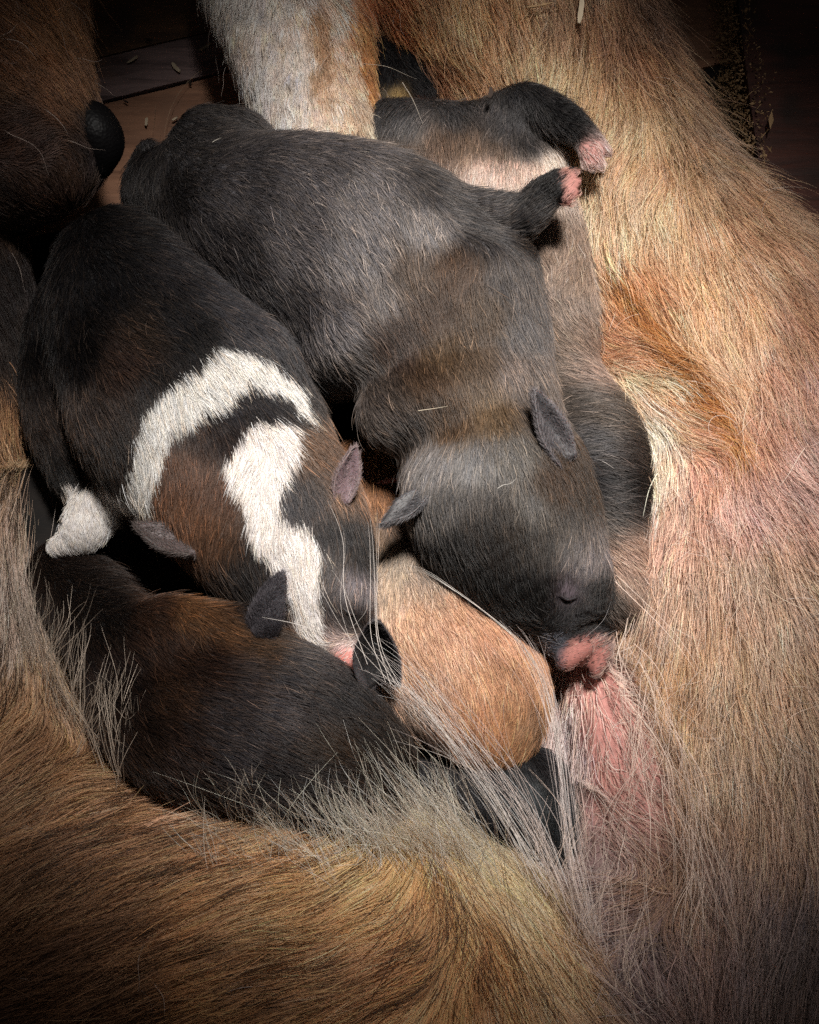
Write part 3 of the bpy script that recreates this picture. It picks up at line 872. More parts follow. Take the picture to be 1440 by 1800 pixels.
# ---------------------------------------------------------------- PUPPY 4: dark brindle, bottom left
coat4 = Coat(
    cols=[(200, 1080, (30, 26, 26)), (260, 1080, (60, 44, 36)), (340, 1080, (90, 66, 46)), (410, 1110, (86, 62, 42)), (300, 1140, (54, 40, 34)), (230, 1200, (40, 32, 32)), (300, 1220, (60, 46, 38)), (380, 1170, (50, 38, 34)), (460, 1140, (70, 56, 44)),
          (440, 1180, (62, 58, 60)), (520, 1180, (62, 61, 64)), (400, 1250, (60, 56, 58)), (250, 1300, (44, 34, 30)), (330, 1320, (54, 44, 42)), (420, 1320, (62, 60, 64)), (500, 1260, (68, 66, 70)), (560, 1250, (46, 42, 44)), (580, 1310, (58, 44, 32)),
          (480, 1350, (46, 42, 44)), (620, 1230, (40, 38, 40)), (660, 1290, (44, 40, 38)), (440, 1075, (40, 39, 42)), (560, 1360, (40, 34, 34)), (350, 1400, (44, 36, 34))],
    dirs=[(250, 1090, .9, .8), (340, 1090, .6, 1), (420, 1110, .8, .8), (250, 1200, .9, .5), (330, 1200, .8, .6), (430, 1180, .9, .5), (520, 1180, .9, .6), (300, 1300, .9, .3), (420, 1280, .95, .3), (520, 1260, .95, .4), (600, 1280, .9, .6), (440, 1360, .95, .2), (560, 1350, .9, .3)],
    dens=[], lens=[(440, 1075, 25, .5)])
coat4.desat = 0; coat4.contrast = .5; coat4.gain = np.array([.95, .92, .92])
chains4 = [
    [(112, 1015, .006, 64), (175, 1080, .020, 82), (236, 1150, .036, 92), (310, 1142, .045, 92), (385, 1150, .0485, 80), (440, 1142, .050, 60)],
    [(250, 1250, .034, 92), (330, 1280, .041, 122), (430, 1280, .047, 146), (525, 1300, .0490, 142), (605, 1355, .044, 122)],
    [(410, 1170, .047, 70), (500, 1200, .0500, 74), (565, 1265, .0490, 78), (620, 1345, .042, 66)],
    [(410, 1118, .050, 36), (450, 1088, .056, 20)],
]
pup4, F4, B4 = animal('puppy', 'dark brindle puppy curled at lower left behind the long thigh hair, one ear up', chains4, coat4, k=.0028)

# ---------------------------------------------------------------- PUPPY 5: orange
coat5 = Coat(
    cols=[(640, 830, (104, 66, 38)), (665, 880, (100, 64, 38)), (700, 930, (60, 48, 40)), (660, 950, (92, 72, 54)), (700, 990, (132, 120, 104)), (760, 1010, (104, 98, 92)), (680, 1030, (150, 126, 102)), (750, 1040, (150, 124, 102)), (740, 1090, (192, 142, 108)), (810, 1070, (176, 128, 96)),  # top tan points darkened: the shade there is put into the coat
          (800, 1140, (196, 142, 108)), (870, 1140, (176, 120, 86)), (720, 1170, (176, 130, 98)), (760, 1210, (168, 122, 92)), (840, 1210, (200, 138, 94)), (880, 1190, (150, 100, 62)), (920, 1200, (176, 118, 78)), (905, 1250, (130, 86, 50)), (850, 1260, (186, 122, 80)), (800, 1270, (172, 118, 82)),
          (740, 1250, (110, 92, 78)), (880, 1310, (170, 112, 70)), (830, 1320, (120, 84, 60)), (930, 1290, (120, 84, 52)), (760, 1310, (60, 50, 46))],
    gain=(1, .98, 1.), gamma=.86, desat=.12, dirs=[(650, 850, .1, 1), (680, 920, .2, 1), (690, 1000, .2, 1), (760, 1030, .3, 1), (700, 1080, .5, 1), (760, 1110, .6, 1), (840, 1110, .3, 1), (720, 1180, .6, .6), (800, 1190, .3, 1), (880, 1180, .2, 1), (860, 1270, 0, 1), (780, 1270, .5, .8), (920, 1280, -.2, 1)])
chains5 = [
    [(640, 830, .024, 58), (668, 900, .026, 64), (705, 985, .030, 68), (762, 1078, .035, 104), (815, 1162, .038, 128), (846, 1222, .038, 118), (865, 1262, .035, 88)],
    [(700, 1060, .036, 60), (760, 1200, .036, 90)],
    [(700, 1160, .036, 52), (670, 1180, .040, 36)],
]
pup5, F5, B5 = animal('puppy', 'orange tan puppy wedged under the large grey puppy, seen from behind with black ear', chains5, coat5, k=.003)

# ---------------------------------------------------------------- PUPPY 6 and 7: mostly hidden black ones
coat6 = Coat(cols=[(800, 1360, (36, 34, 36)), (880, 1380, (38, 39, 41)), (930, 1400, (56, 60, 62)), (960, 1350, (30, 28, 30)), (850, 1440, (26, 25, 28))], dirs=[(850, 1400, .4, 1), (950, 1400, .2, 1)])
pup6, F6, B6 = animal('puppy', 'black puppy at the bottom of the heap below the orange puppy, behind long white hairs',
                      [[(800, 1360, .018, 82), (860, 1400, .020, 92), (930, 1420, .019, 86), (970, 1480, .016, 70)], [(925, 1395, .024, 70), (945, 1360, .026, 34)]], coat6, k=.003)
coat7 = Coat(cols=[(680, 130, (26, 24, 26)), (700, 180, (180, 150, 100)), (690, 205, (90, 82, 76)), (740, 160, (24, 22, 24)), (735, 190, (70, 36, 22)), (670, 190, (60, 60, 62)), (750, 130, (28, 28, 30))], dirs=[(700, 160, .1, 1), (740, 150, .6, .8)], soft=10)
pup7, F7, B7 = animal('puppy', 'black puppy with small tan patch tucked between white foreleg and tan chest',
                      [[(672, 110, .016, 50), (690, 160, .020, 56), (700, 220, .022, 58)], [(745, 130, .018, 50), (750, 180, .018, 46)]], coat7, k=.003)

# ================================================================== THE MOTHER
CREAM = (226, 196, 152); FAWN = (206, 158, 106); RUST = (176, 112, 62); WHT = (234, 230, 218)
coatM = Coat(
    cols=[(0, 80, (100, 66, 38)), (60, 60, (116, 78, 42)), (120, 150, (120, 84, 54)), (40, 250, (58, 40, 32)), (100, 330, (60, 46, 38)), (170, 210, (70, 58, 50)), (30, 380, (44, 34, 28)), (185, 260, (40, 34, 32)), (-60, 500, (30, 24, 22)), (0, 520, (26, 22, 22)), (20, 620, (26, 22, 20)),  # near-black throat points put the left-hand shade into the fur colour
          # foreleg
          (400, 0, WHT), (480, 60, WHT), (440, 140, WHT), (520, 200, WHT), (510, 0, WHT), (515, 120, WHT), (480, 220, WHT), (450, 40, WHT), (570, 200, (226, 212, 188)), (560, 270, WHT), (500, -40, WHT), (610, 130, (226, 204, 172)), (580, 60, (226, 212, 190)), (630, 220, (222, 196, 160)), (640, 60, (206, 150, 100)),
          # chest
          (650, 20, (184, 104, 50)), (700, 70, (192, 116, 62)), (680, -60, (180, 104, 54)), (760, 60, (206, 150, 92)), (760, 130, (170, 112, 70)), (830, 60, (220, 176, 116)), (840, 150, (196, 150, 104)), (900, 60, (196, 154, 108)), (930, 120, (216, 178, 124)), (1000, 60, (176, 134, 96)), (1010, 140, (224, 188, 130)),
          (1080, 80, (150, 110, 78)), (1080, 180, (206, 164, 112)), (1120, 120, (150, 108, 74)), (1160, 50, (120, 92, 72)), (1200, 150, (170, 134, 98)), (1130, 250, (224, 190, 138)), (1080, 280, (216, 174, 124)), (1200, 300, (196, 158, 116)), (1250, 250, (170, 140, 110)),
          (1080, 380, (226, 188, 140)), (1160, 420, (222, 182, 130)), (1250, 420, (204, 166, 124)), (1320, 400, (170, 132, 98)), (1060, 480, (214, 166, 122)), (1130, 520, (198, 142, 96)), (1220, 560, (214, 170, 122)), (1320, 560, (206, 166, 126)), (1400, 560, (160, 120, 92)),
          (1080, 600, (204, 144, 102)), (1080, 680, (218, 178, 138)), (1150, 650, (214, 170, 126)), (1200, 700, (198, 150, 108)), (1150, 730, (230, 206, 170)), (1280, 680, (206, 164, 124)), (1380, 700, (176, 136, 114)), (1250, 760, (186, 134, 96)), (1300, 780, (178, 126, 98)),
          (1180, 820, (220, 190, 156)), (1250, 850, (200, 152, 124)), (1180, 950, (206, 162, 134)), (1300, 900, (206, 166, 150)), (1400, 850, (196, 158, 144)), (1180, 1080, (196, 156, 124)), (1250, 1050, (190, 156, 126)), (1350, 1050, (192, 164, 136)), (1200, 1200, (186, 146, 100)), (1280, 1200, (190, 156, 118)), (1380, 1250, (176, 148, 118)),
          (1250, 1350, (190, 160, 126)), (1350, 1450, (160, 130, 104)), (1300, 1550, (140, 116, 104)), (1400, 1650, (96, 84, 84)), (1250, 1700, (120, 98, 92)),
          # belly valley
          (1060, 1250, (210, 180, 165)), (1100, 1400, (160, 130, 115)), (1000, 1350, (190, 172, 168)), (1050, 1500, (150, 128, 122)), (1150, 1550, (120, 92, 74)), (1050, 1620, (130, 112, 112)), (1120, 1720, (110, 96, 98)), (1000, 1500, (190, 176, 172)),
          # thigh
          (0, 750, (170, 122, 76)), (10, 850, (196, 150, 100)), (0, 950, (190, 160, 130)), (60, 1050, (196, 180, 164)), (40, 1150, (186, 168, 150)), (140, 1250, (204, 163, 117)), (30, 1300, (166, 126, 85)), (100, 1400, (173, 130, 85)), (220, 1370, (208, 157, 109)), (300, 1420, (219, 163, 114)), (60, 1550, (133, 95, 60)), (200, 1500, (166, 118, 72)),
          (340, 1500, (193, 140, 87)), (440, 1480, (230, 175, 114)), (520, 1480, (225, 161, 90)), (600, 1450, (238, 216, 159)), (700, 1420, (238, 232, 185)), (700, 1500, (238, 187, 105)), (620, 1560, (233, 175, 100)), (500, 1600, (214, 159, 93)), (350, 1620, (173, 124, 72)), (200, 1650, (128, 89, 55)), (100, 1720, (107, 75, 50)),
          (780, 1420, (238, 228, 179)), (780, 1520, (238, 179, 100)), (850, 1500, (238, 218, 164)), (880, 1600, (238, 199, 134)), (950, 1620, (238, 212, 154)), (960, 1700, (238, 187, 123)), (1030, 1740, (225, 179, 123)), (780, 1650, (225, 159, 85)), (860, 1700, (197, 134, 71)), (700, 1700, (214, 150, 83)), (550, 1720, (193, 134, 77)), (400, 1750, (154, 108, 62))],
    dirs=[(20, 80, .8, .5), (100, 160, .9, .6), (60, 250, .4, -.3), (40, 340, .5, .8), (150, 220, .9, .4), (130, 320, .4, .7),
          (400, 60, -.3, 1), (430, 150, -.1, 1), (480, 60, .1, 1), (520, 150, .1, 1), (560, 100, .15, 1), (620, 100, .1, 1), (600, 220, .05, 1),
          (650, 30, .9, .9), (720, 60, .8, .7), (700, 110, 1, .55), (780, 130, .9, .5), (800, 40, .4, 1), (880, 60, .3, 1), (860, 160, .5, .7), (960, 100, -.05, 1), (1000, 160, -.15, 1), (1080, 150, -.1, 1), (1160, 150, .05, 1), (1100, 280, -.25, 1), (1200, 280, -.05, 1), (1260, 280, .15, 1),
          (1060, 400, .25, 1), (1150, 400, .05, 1), (1250, 420, .15, 1), (1340, 460, .35, 1), (1080, 500, .8, .9), (1160, 560, .7, .9), (1240, 560, .2, 1), (1340, 600, .1, 1), (1420, 620, .2, 1),
          (1100, 620, 1, .25), (1170, 650, 1, .4), (1240, 720, .85, .7), (1330, 720, .2, 1), (1150, 720, .9, .6), (1230, 780, .9, .25), (1180, 820, .2, 1), (1280, 850, .3, 1), (1170, 930, -.05, 1), (1250, 950, .35, 1), (1350, 900, .5, .8), (1180, 1080, .05, 1), (1260, 1080, .3, 1), (1370, 1050, .4, 1), (1180, 1200, .2, 1),
          (1260, 1220, .35, 1), (1370, 1250, .35, 1), (1250, 1400, .35, 1), (1350, 1450, .2, 1), (1300, 1650, .2, 1), (1420, 1650, -.2, 1),
          (1050, 1300, .3, 1), (1100, 1450, .6, .5), (1000, 1450, -.3, -1), (1080, 1600, -.8, .3), (1150, 1700, .5, .9),
          (0, 750, .2, 1), (20, 880, .4, -.4), (20, 1000, .5, -1), (80, 1080, .3, -1), (60, 1180, .5, -1), (150, 1240, .2, -1), (40, 1350, .7, -.75), (150, 1400, .8, -.6), (230, 1380, .6, -.7), (320, 1430, .7, -.6), (420, 1470, .8, -.5), (520, 1460, .55, -.8), (60, 1550, .85, -.55), (200, 1550, .9, -.5),
          (350, 1560, .92, -.38), (480, 1560, .95, -.3), (580, 1530, .75, -.6), (640, 1450, .15, -1), (720, 1420, -.3, -1), (700, 1520, .3, -1), (640, 1600, .8, -.45), (500, 1680, .97, -.2), (300, 1700, .93, -.35), (120, 1720, .93, -.35), (760, 1600, .25, -1), (700, 1700, .9, -.35), (820, 1480, -.5, -.9), (880, 1600, -.55, -.85), (800, 1700, .3, -.8), (960, 1680, -.6, -.85), (1050, 1770, -.6, -.85), (880, 1760, -.2, -.9)],
    polys=[([(1062, 470), (1085, 480), (1150, 560), (1225, 650), (1300, 745), (1330, 800), (1270, 790), (1190, 690), (1120, 590), (1070, 520)], (176, 120, 76)), ([(1085, 655), (1170, 650), (1240, 690), (1180, 682), (1090, 690)], (240, 222, 188)), ([(1060, 690), (1130, 715), (1190, 760), (1160, 790), (1170, 900), (1150, 960), (1150, 800), (1100, 740)], (240, 222, 196)), ([(540, 20), (572, 10), (588, 90), (582, 160), (562, 190), (548, 150), (556, 90)], (196, 160, 128)), ([(600, 40), (625, 70), (640, 140), (655, 190), (675, 180), (670, 60), (640, 30)], (196, 138, 88)), ([(585, -10), (605, -10), (610, 60), (596, 70)], WHT)],
    soft=28, gain=(1.14, .985, .95), gamma=.87, desat=.13,
    lens=[(60, 250, 170, .2), (520, 80, 110, .3), (560, 220, 80, .3), (400, 80, 60, .45), (640, 120, 45, .45), (-20, 400, 100, .35), (1080, 1350, 90, .8), (1000, 1200, 60, .5), (1180, 850, 60, .6), (700, 50, 70, .8), (1290, 870, 90, .75)],
    dens=[(1290, 850, 70, .7), (1200, 900, 60, .7), (1160, 1020, 60, .6), (1060, 1230, 75, .10), (1090, 1330, 75, .10), (1120, 1430, 80, .22), (1010, 1180, 60, .2), (1150, 1550, 70, .4), (1000, 1420, 60, .4), (1050, 1620, 60, .5), (1110, 1120, 40, .5)],
    skin=None)


def skinM(p, c):
    px, py = project(p)
    c = c * .8
    pink = lin((176, 122, 114))
    for a_ in ((1080, 1300, 120, 230, -22), (1180, 900, 50, 160, 5), (1120, 1120, 60, 120, 0)):
        m = soft(px, py, *a_); c = c * (1 - m) + pink * m
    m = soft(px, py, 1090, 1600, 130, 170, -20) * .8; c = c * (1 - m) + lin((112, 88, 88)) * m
    c = c * (1 + .22 * noise(p, .003, 31) + .18 * noise(p, .0012, 32))[:, None]
    m = soft(px, py, 990, 1330, 40, 110, -15) * .7; c = c * (1 - m) + lin((130, 104, 112)) * m
    return c


coatM.skin = skinM
chainsM = [
    [(1500, 2300, -.01, 330), (1500, 1900, .0, 340), (1475, 1600, .0, 330), (1430, 1250, .004, 318), (1345, 900, .006, 296), (1245, 620, .006, 256), (1095, 380, .008, 205), (962, 140, .008, 220), (850, -60, .010, 260), (700, -330, .02, 330), (300, -560, .03, 330), (-60, -420, .05, 280), (-130, -80, .055, 240)],
    [(-130, -80, .055, 240), (-70, 110, .055, 215), (5, 222, .052, 168), (66, 262, .050, 116), (108, 258, .050, 86)],
    [(-150, 330, .03, 150), (-90, 470, .018, 135), (-80, 640, .010, 130), (-130, 800, .0, 130)],  # throat bulk added over the floor, dark-furred to stand for black shade
    [(620, -500, .04, 200), (500, -200, .042, 150), (508, 0, .038, 132), (545, 150, .036, 114), (575, 260, .034, 98), (600, 380, .03, 90)],
    [(-280, 700, .0, 230), (-245, 950, .0, 255), (-190, 1200, .0, 268), (-60, 1480, .006, 280), (160, 1700, .010, 305), (430, 1760, .012, 318), (640, 1750, .012, 300), (760, 1745, .010, 268), (880, 1900, .006, 278), (1150, 2150, .0, 300), (1470, 2250, .0, 320)],
    [(985, 1180, .0, 90), (1050, 1350, -.004, 140), (1100, 1550, -.006, 190), (1200, 1800, -.01, 240), (1300, 2100, -.01, 260)],
    [(1032, 1185, .030, 30), (1066, 1280, .028, 48), (1108, 1390, .025, 52), (1155, 1490, .014, 46)],
]
mom = thing('mother_dog', 'big tan and cream mother dog curled around the puppies, with white foreleg and dark muzzle', 'dog')
FM = Field(chainsM, .006)
BM, coM = body_mesh('body', FM, .004)
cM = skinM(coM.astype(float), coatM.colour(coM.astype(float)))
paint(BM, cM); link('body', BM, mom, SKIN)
print('bodies done')

# ================================================================== COATS
Q = 1.0      # strand count scale
A = dict(lift=.27, steps=6, messy=.15, follow=.5, height=.75)


def pup_fur(name, parent, me, coat, fld, others, seed, dens=4.6e6, L=.0058, light=(168, 162, 158), dark=None, lp=.35, r=.000068, gl=.26):
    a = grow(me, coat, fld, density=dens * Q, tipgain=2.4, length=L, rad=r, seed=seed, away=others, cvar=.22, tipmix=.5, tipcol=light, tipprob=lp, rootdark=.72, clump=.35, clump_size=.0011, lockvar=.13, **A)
    b = grow(me, coat, fld, density=dens * .08 * Q, tipgain=3.6, length=L * 1.25, rad=r * 1.1, seed=seed + 50, away=others, cvar=.45, tipmix=.85, tipcol=light, tipprob=.6, lift=.30, steps=6, messy=.22, follow=.4, height=.7)  # sparse bright-tipped strands; glints are put into the tip colour
    return fur(name, parent, [a, b])


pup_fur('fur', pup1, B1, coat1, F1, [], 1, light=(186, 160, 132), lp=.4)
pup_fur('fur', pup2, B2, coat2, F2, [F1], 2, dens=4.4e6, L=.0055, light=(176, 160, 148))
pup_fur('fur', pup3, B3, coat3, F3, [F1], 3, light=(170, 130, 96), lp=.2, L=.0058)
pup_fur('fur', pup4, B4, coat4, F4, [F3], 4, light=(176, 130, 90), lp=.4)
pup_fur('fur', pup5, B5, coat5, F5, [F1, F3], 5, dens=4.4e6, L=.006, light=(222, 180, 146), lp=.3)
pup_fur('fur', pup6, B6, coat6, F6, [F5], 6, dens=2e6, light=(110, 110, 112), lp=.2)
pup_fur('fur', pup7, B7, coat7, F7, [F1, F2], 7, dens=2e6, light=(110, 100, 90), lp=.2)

# mother: dense undercoat, long top coat, dark guard hairs on the thigh, thin tangled hair on the belly
def table(base, extra): return list(base) + list(extra)


def black_tip(p):
    return np.tile(lin((34, 24, 18)), (len(p), 1))


others = [F1, F3, F4]
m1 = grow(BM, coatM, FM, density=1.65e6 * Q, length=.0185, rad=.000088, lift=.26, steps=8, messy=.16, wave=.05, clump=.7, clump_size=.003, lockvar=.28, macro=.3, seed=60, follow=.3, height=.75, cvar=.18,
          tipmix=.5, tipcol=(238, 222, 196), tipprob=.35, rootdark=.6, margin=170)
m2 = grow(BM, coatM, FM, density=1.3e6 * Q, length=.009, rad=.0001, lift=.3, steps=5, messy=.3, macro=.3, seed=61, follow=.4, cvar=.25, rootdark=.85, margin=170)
gd = [(1200, 700, 700, .0), (300, 0, 420, .0), (1150, 1500, 240, .0), (700, 1350, 60, .2), (880, 1560, 130, .1), (680, 1500, 110, .3), (30, 300, 220, 0)]
m3 = grow(BM, coatM, FM, density=4.2e5 * Q, length=.024, rad=.00011, lift=.3, steps=9, messy=.14, wave=.04, clump=.65, clump_size=.008, seed=62, follow=.3, height=.75, cvar=.2,
          tipmix=.97, tip_fn=black_tip, tipprob=.8, margin=60, density_table=gd)
gd4 = [(300, 1600, 500, .1), (300, 0, 420, .0), (30, 300, 220, 0)]
m4 = grow(BM, coatM, FM, density=7e4 * Q, length=.022, rad=.0001, lift=.42, steps=9, messy=.3, wave=.14, seed=63, follow=.15, height=.6, cvar=.25,
          tipmix=.4, tipcol=(240, 230, 214), tipprob=.6, margin=60, density_table=gd4)
fur('fur', mom, [m1, m2, m3, m4])

# belly tangle: fine hairs in every direction
coatT = Coat(cols=[(1100, 1400, (205, 190, 180)), (1150, 1600, (170, 140, 110)), (1050, 1650, (180, 168, 170)), (1350, 1700, (130, 115, 112))], dirs=[(1050, 1250, .4, 1), (1100, 1450, 1, .2), (1050, 1600, -1, .3), (1150, 1650, -.4, -.8), (1250, 1550, .8, .8), (1150, 1750, .8, -.5)],
             dens=[])
tang = [(0, 300, 400, 0), (100, 1650, 400, 0), (0, 900, 300, 0), (500, 900, 420, .0), (1400, 600, 380, .0), (600, 1500, 330, .0), (900, 200, 500, .0), (300, 300, 400, 0), (250, 1300, 400, 0), (1440, 1100, 120, .1), (900, 1800, 120, .0), (700, 1700, 200, 0), (1060, 1280, 70, .3)]
t1 = grow(BM, coatT, FM, density=2.0e5 * Q, length=.016, rad=.00008, lift=.45, steps=12, messy=1.0, wave=.7, seed=70, follow=.2, height=.5, cvar=.3, density_table=tang, margin=20)
fur('belly_hair', mom, [t1])

# long pale hairs rising from the thigh and flank over the puppies
LK = []
ridge = [(950, 1540, .050), (880, 1420, .062), (800, 1300, .080), (720, 1210, .088), (650, 1165, .090)]
LK.append(locks([ridge], 32, .0027, .00007, (236, 226, 220), 1, tipspread=1.6))
LK.append(locks([[(985, 1560, .045), (940, 1440, .055), (860, 1330, .072), (770, 1240, .088), (700, 1180, .092)]], 28, .0032, .00007, (230, 214, 208), 2))
LK.append(locks([[(1040, 1640, .04), (1000, 1480, .048), (985, 1330, .058), (962, 1220, .066), (925, 1140, .075), (880, 1090, .082)]], 28, .0017, .00007, (230, 216, 212), 3, tipspread=1.1))
LK.append(locks([[(985, 1330, .06), (960, 1215, .068), (925, 1140, .078), (860, 1080, .086), (790, 1030, .088), (740, 1000, .086), (690, 992, .080)]], 4, .0005, .00007, (232, 222, 214), 4, stray=0, tipspread=1.0))
LK.append(locks([[(690, 1200, .092), (660, 1120, .094), (655, 1020, .090), (650, 930, .086), (636, 850, .080)], [(700, 1210, .092), (672, 1130, .096), (668, 1000, .092), (664, 860, .082)],
                 [(640, 1170, .092), (606, 1060, .094), (604, 960, .088), (570, 880, .086)], [(700, 1230, .092), (620, 1120, .094), (585, 1040, .092), (560, 1000, .09)]], 2, .0008, .00006, (226, 216, 208), 5, stray=0))
LK.append(locks([[(570, 1116, .092), (520, 1098, .093), (460, 1086, .092)]], 1, .0001, .0001, (230, 222, 214), 6, stray=0))
rr = np.random.default_rng(8); paths = []
for i in range(250):       # rim of the thigh, standing up over the dark puppy
    t = rr.random() ** .7; x = 350 + 540 * t + rr.normal(0, 12); y0 = 1475 + 25 * math.sin(t * 3) + 60 * max(0, t - .75) * 4 + rr.normal(0, 28)
    ln = rr.uniform(70, 200) * (.45 + .85 * t); an = rr.normal(-.38 - .2 * t, .17)
    x1 = x + ln * math.sin(an); y1 = y0 - ln * math.cos(an); b = rr.normal(0, 14); z0 = Z(FM, x, y0, .001)
    paths.append([(x, y0, z0), ((x + x1) / 2 + b, (y0 + y1) / 2, max(z0, .062) + rr.uniform(0, .006)), (x1, y1, .070 + rr.uniform(0, .016))])
LK.append(locks(paths, 4, .0016, .000075, (255, 236, 218), 9, tipspread=1.3))
paths = []
for i in range(46):      # left flank rim
    t = rr.random(); x = 25 + 210 * t + rr.normal(0, 10); y0 = 1120 + 260 * t + rr.normal(0, 20)
    ln = rr.uniform(80, 200); an = rr.normal(.22 - .2 * t, .2); x1 = x + ln * math.sin(an); y1 = y0 - ln * math.cos(an)
    paths.append([(x, y0, .040), ((x + x1) / 2 + rr.normal(0, 10), (y0 + y1) / 2, .055), (x1, y1, .055 + rr.uniform(0, .02))])
LK.append(locks(paths, 4, .0013, .0001, (206, 188, 170), 10, tipspread=1.4))
paths = []
for i in range(60):      # hairs crossing the pink belly from the right-hand flank, and from the thigh edge
    t = rr.random(); x = 1090 + 170 * t + rr.normal(0, 22); y0 = 1080 + 520 * t + rr.normal(0, 30); ln = rr.uniform(120, 300); an = rr.normal(.1 + .15 * t, .25)
    x1 = x + ln * math.sin(an); y1 = y0 + ln * math.cos(an)
    paths.append([(x, y0, .045), ((x + x1) / 2 + rr.normal(0, 26), (y0 + y1) / 2, .052), (x1, y1, .045)])
for i in range(42):
    t = rr.random(); x = 960 + 170 * t + rr.normal(0, 10); y0 = 1560 + 220 * t + rr.normal(0, 10); ln = rr.uniform(120, 330); an = rr.normal(-.05, .28)
    x1 = x + ln * math.sin(an); y1 = y0 - ln * math.cos(an)
    paths.append([(x, y0, .044), ((x + x1) / 2 + rr.normal(0, 30), (y0 + y1) / 2, .052), (x1, y1, .05)])
LK.append(locks(paths, 2, .0012, .00009, (206, 184, 170), 11, tipspread=1.5, var=.25))
Lm = max(x[0].shape[1] for x in LK)
fur('long_hair', mom, LK)

# dark strands on the thigh: two tousled locks
paths = []
for i in range(26):
    x = 930 + rr.normal(0, 40); y0 = 1800 + rr.normal(0, 15)
    paths.append([(x, y0, .062), (x - 70 + rr.normal(0, 12), y0 - 140, .066), (x - 125 + rr.normal(0, 18), y0 - 290, .066), (x - 135 + rr.normal(0, 22), y0 - 370, .066)])
for i in range(10):
    x = 640 + rr.normal(0, 60); y0 = 1700 + rr.normal(0, 40)
    paths.append([(x, y0, .068), (x + 70, y0 - 70 + rr.normal(0, 12), .071), (x + 120, y0 - 160, .070), (x + 130, y0 - 240, .070)])
fur('guard_hair', mom, [locks(paths, 1, .002, .0001, (52, 34, 24), 15, tipspread=1.2, var=.3)])

# ================================================================== FACES, EARS, PAWS
def ES(fld, b_, t_, hb=-.001, ht=.006):
    return (b_[0], b_[1], Z(fld, *b_, hb)), (t_[0], t_[1], Z(fld, *t_, 0) + ht)


def B3(fld, px, py, h): return (px, py, Z(fld, px, py, h))


def EB(fld, b_, t_, hb=0., dz=.005):
    z = Z(fld, *b_, hb); return (*b_, z), (*t_, z + dz)


ear(pup1, *EB(F1, (1000, 812), (945, 686), .002, .013), 62, (.45, -.15, .9), (74, 70, 72), (50, 47, 49), 101, cup=.75, curl=-.04, length=.0018, fuzz=1.4)
ear(pup1, *EB(F1, (748, 862), (670, 922), .0, -.002), 52, (-.45, .35, .8), (66, 64, 66), (40, 38, 40), 102, cup=.5, length=.0016)
ear(pup3, *EB(F3, (345, 962), (240, 920), .001, -.002), 64, (.2, .35, .9), (66, 58, 56), (74, 62, 62), 103, cup=.6, length=.0018, fuzz=1.5)
ear(pup3, *EB(F3, (600, 884), (626, 784), .001, .009), 48, (.5, -.1, .85), (104, 90, 90), (100, 82, 86), 104, cup=.6, length=.0014, fuzz=1.3)
ear(pup4, *EB(F4, (458, 1112), (498, 1006), -.001, .015), 76, (.55, .55, -.35), (64, 61, 65), (40, 37, 40), 105, cup=.6, length=.0018, fuzz=1.6, tipexp=1.6)
ear(pup5, (672, 1214, .060), (640, 1092, .078), 88, (-.25, -.15, .95), (62, 58, 60), (26, 24, 25), 106, cup=.9, fold=.12, length=.0012)
blob('mouth', pup5, *B3(F5, 694, 866, -.001), 17, 22, 8, (22, 18, 20), NOSE)
blob('lip', pup5, *B3(F5, 683, 846, .001), 24, 5, 4, (150, 96, 90), ang=12)
blob('nose', pup3, *B3(F3, 630, 1186, .0005), 12, 9, 6, (206, 112, 104), ang=-50)


blob('teat', mom, 1036, 1194, Z(FM, 1036, 1200, .001), 12, 20, 12, (150, 92, 86), ang=30)


def nose_mesh():
    fld = Field([[(168, 222, .056, 36), (180, 252, .054, 38), (172, 282, .050, 30)], [(150, 215, .058, 34), (165, 230, .058, 34)], [(140, 300, .044, 34), (165, 292, .044, 24)]], .0022)
    me, co = body_mesh('nose', fld, .0011); return me


link('nose', nose_mesh(), mom, NOSE)


def lid(parent, fld, pts, r, col, h=.0012):
    w_ = spline([P(x, y, Z(fld, x, y, h)) for x, y in pts], 6); n = 6; V = []; F = []
    for i, c in enumerate(w_):
        d = w_[min(i + 1, len(w_) - 1)] - w_[max(i - 1, 0)]; d /= np.linalg.norm(d); s = np.cross(d, [0, 0, 1]); s /= np.linalg.norm(s); u = np.cross(s, d)
        rr_ = r * max(.15, math.sin(math.pi * (i + .3) / (len(w_) - .4)))
        for j in range(n):
            a = 2 * math.pi * j / n; V.append(c + rr_ * (math.cos(a) * s + math.sin(a) * u))
    for i in range(len(w_) - 1):
        for j in range(n):
            F.append([i * n + j, i * n + (j + 1) % n, (i + 1) * n + (j + 1) % n, (i + 1) * n + j])
    me = new_mesh('eyelid', V, F); paint(me, lin(col)); return link('eyelid', me, parent, PINK)


lid(pup1, F1, [(982, 1044), (998, 1054), (1018, 1048)], .0005, (30, 24, 28))
lid(pup3, F3, [(600, 1066), (614, 1078), (628, 1080)], .0007, (30, 26, 26))
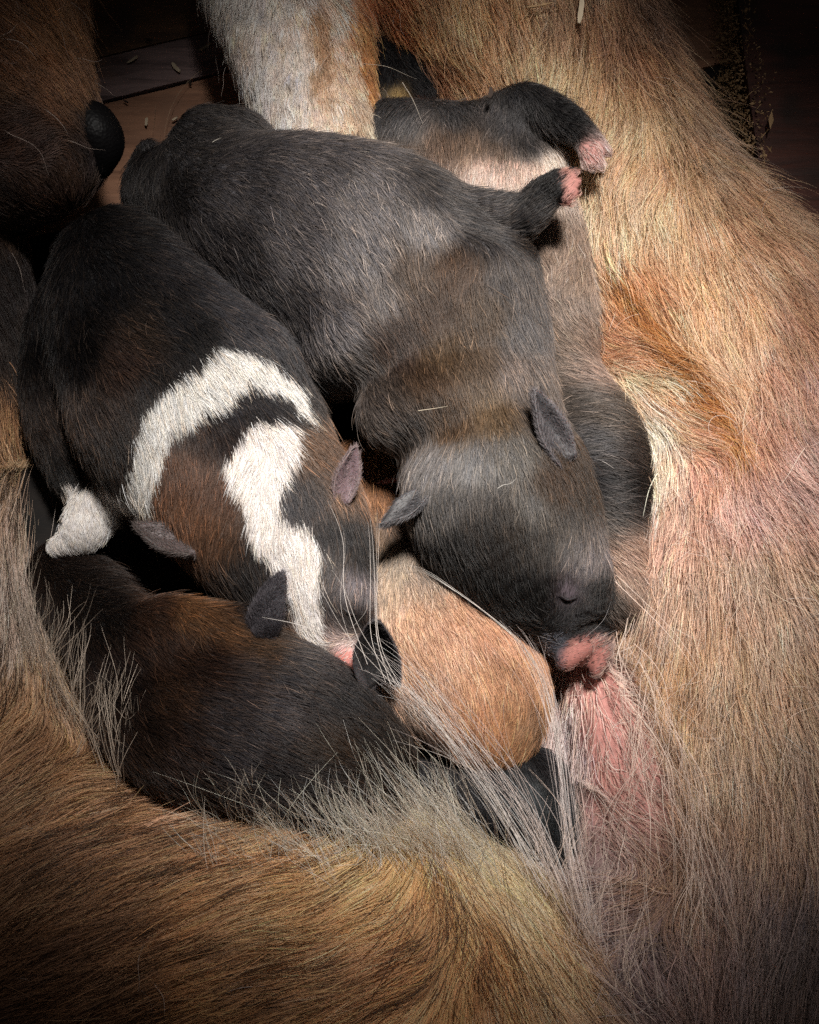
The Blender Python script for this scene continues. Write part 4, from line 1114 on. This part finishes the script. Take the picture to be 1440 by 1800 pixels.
# whiskers
def whisk(parent, paths, r, col, seed):
    fur('whiskers', parent, [locks(paths, 1, .0001, r, col, seed, stray=0)])
whisk(pup1, [[(1030, 1120, .062), (1060, 1090, .066), (1075, 1050, .066)], [(1020, 1130, .055), (1060, 1120, .06), (1090, 1105, .058)], [(980, 1120, .06), (955, 1080, .068), (940, 1040, .07)]], .00006, (150, 146, 146), 21)
whisk(pup3, [[(600, 1130, .055), (570, 1100, .065), (545, 1090, .066)], [(600, 1120, .055), (640, 1080, .066), (650, 1050, .066)]], .00006, (200, 196, 190), 22)

# stray shed hairs
def loose(label, path, r, col, seed, n=1):
    p_, r_, k_ = locks([path], n, .0001, r, col, seed, stray=0)
    o = curves_object('loose_hair', p_, r_, k_, None); o['label'] = label; o['category'] = 'shed hair'; return o
loose('long pale curved shed hair on the boards left of the white foreleg', [(395, 100, .002), (345, 130, .004), (310, 170, .006), (292, 220, .008), (289, 262, .01)], .0001, (196, 172, 140), 30)
loose('faint shed hair rising beside the grey puppy tail on the red-brown board', [(274, 185, .003), (270, 225, .006), (262, 245, .01)], .00008, (160, 136, 110), 31)
loose('short pale shed hair lying on the grey puppy hip', [B3(F1, x, y, .007) for x, y in ((373, 250), (382, 245), (391, 241))], .00009, (210, 204, 190), 32)
loose('two-ended pale shed hair lying level across the grey puppy nape', [B3(F1, x, y, .007) for x, y in ((735, 722), (770, 716), (808, 708))], .0001, (206, 192, 168), 33)
loose('short kinked white shed hair on top of the grey puppy head', [B3(F1, x, y, .007) for x, y in ((875, 858), (884, 852), (898, 850), (912, 838))], .00009, (220, 214, 206), 34)
loose('long white shed hair crossing the black gap beside the white foreleg', [(640, 112, .06), (680, 118, .062), (720, 136, .062), (765, 152, .060)], .0001, (196, 186, 170), 35)
loose('straight white shed hair slanting down over the brindle puppy back', [(708, 145, .060), (728, 180, .062), (752, 240, .060)], .0001, (190, 180, 166), 36)
print('strand points', TOTAL[0]); open('/tmp/info.txt', 'w').write(str(TOTAL[0]))

scrap('straw', 'long pale straw lying upright on the tan shoulder at the top edge', 'straw', 1021, 18, Z(FM, 1021, 18, .006), 62, 9, -82, STRAW, 11, curl=.03)
scrap('straw', 'short brown straw lying level at the top edge above the tan shoulder', 'straw', 948, 12, Z(FM, 948, 12, .006), 46, 4, -12, CHIP, 12, curl=.05)
scrap('seed_husk', 'small dark seed husk on tan fur above the puppies back', 'husk', 862, 166, Z([FM, F2], 862, 166, .007), 22, 8, -82, HUSK, 13, curl=.3)
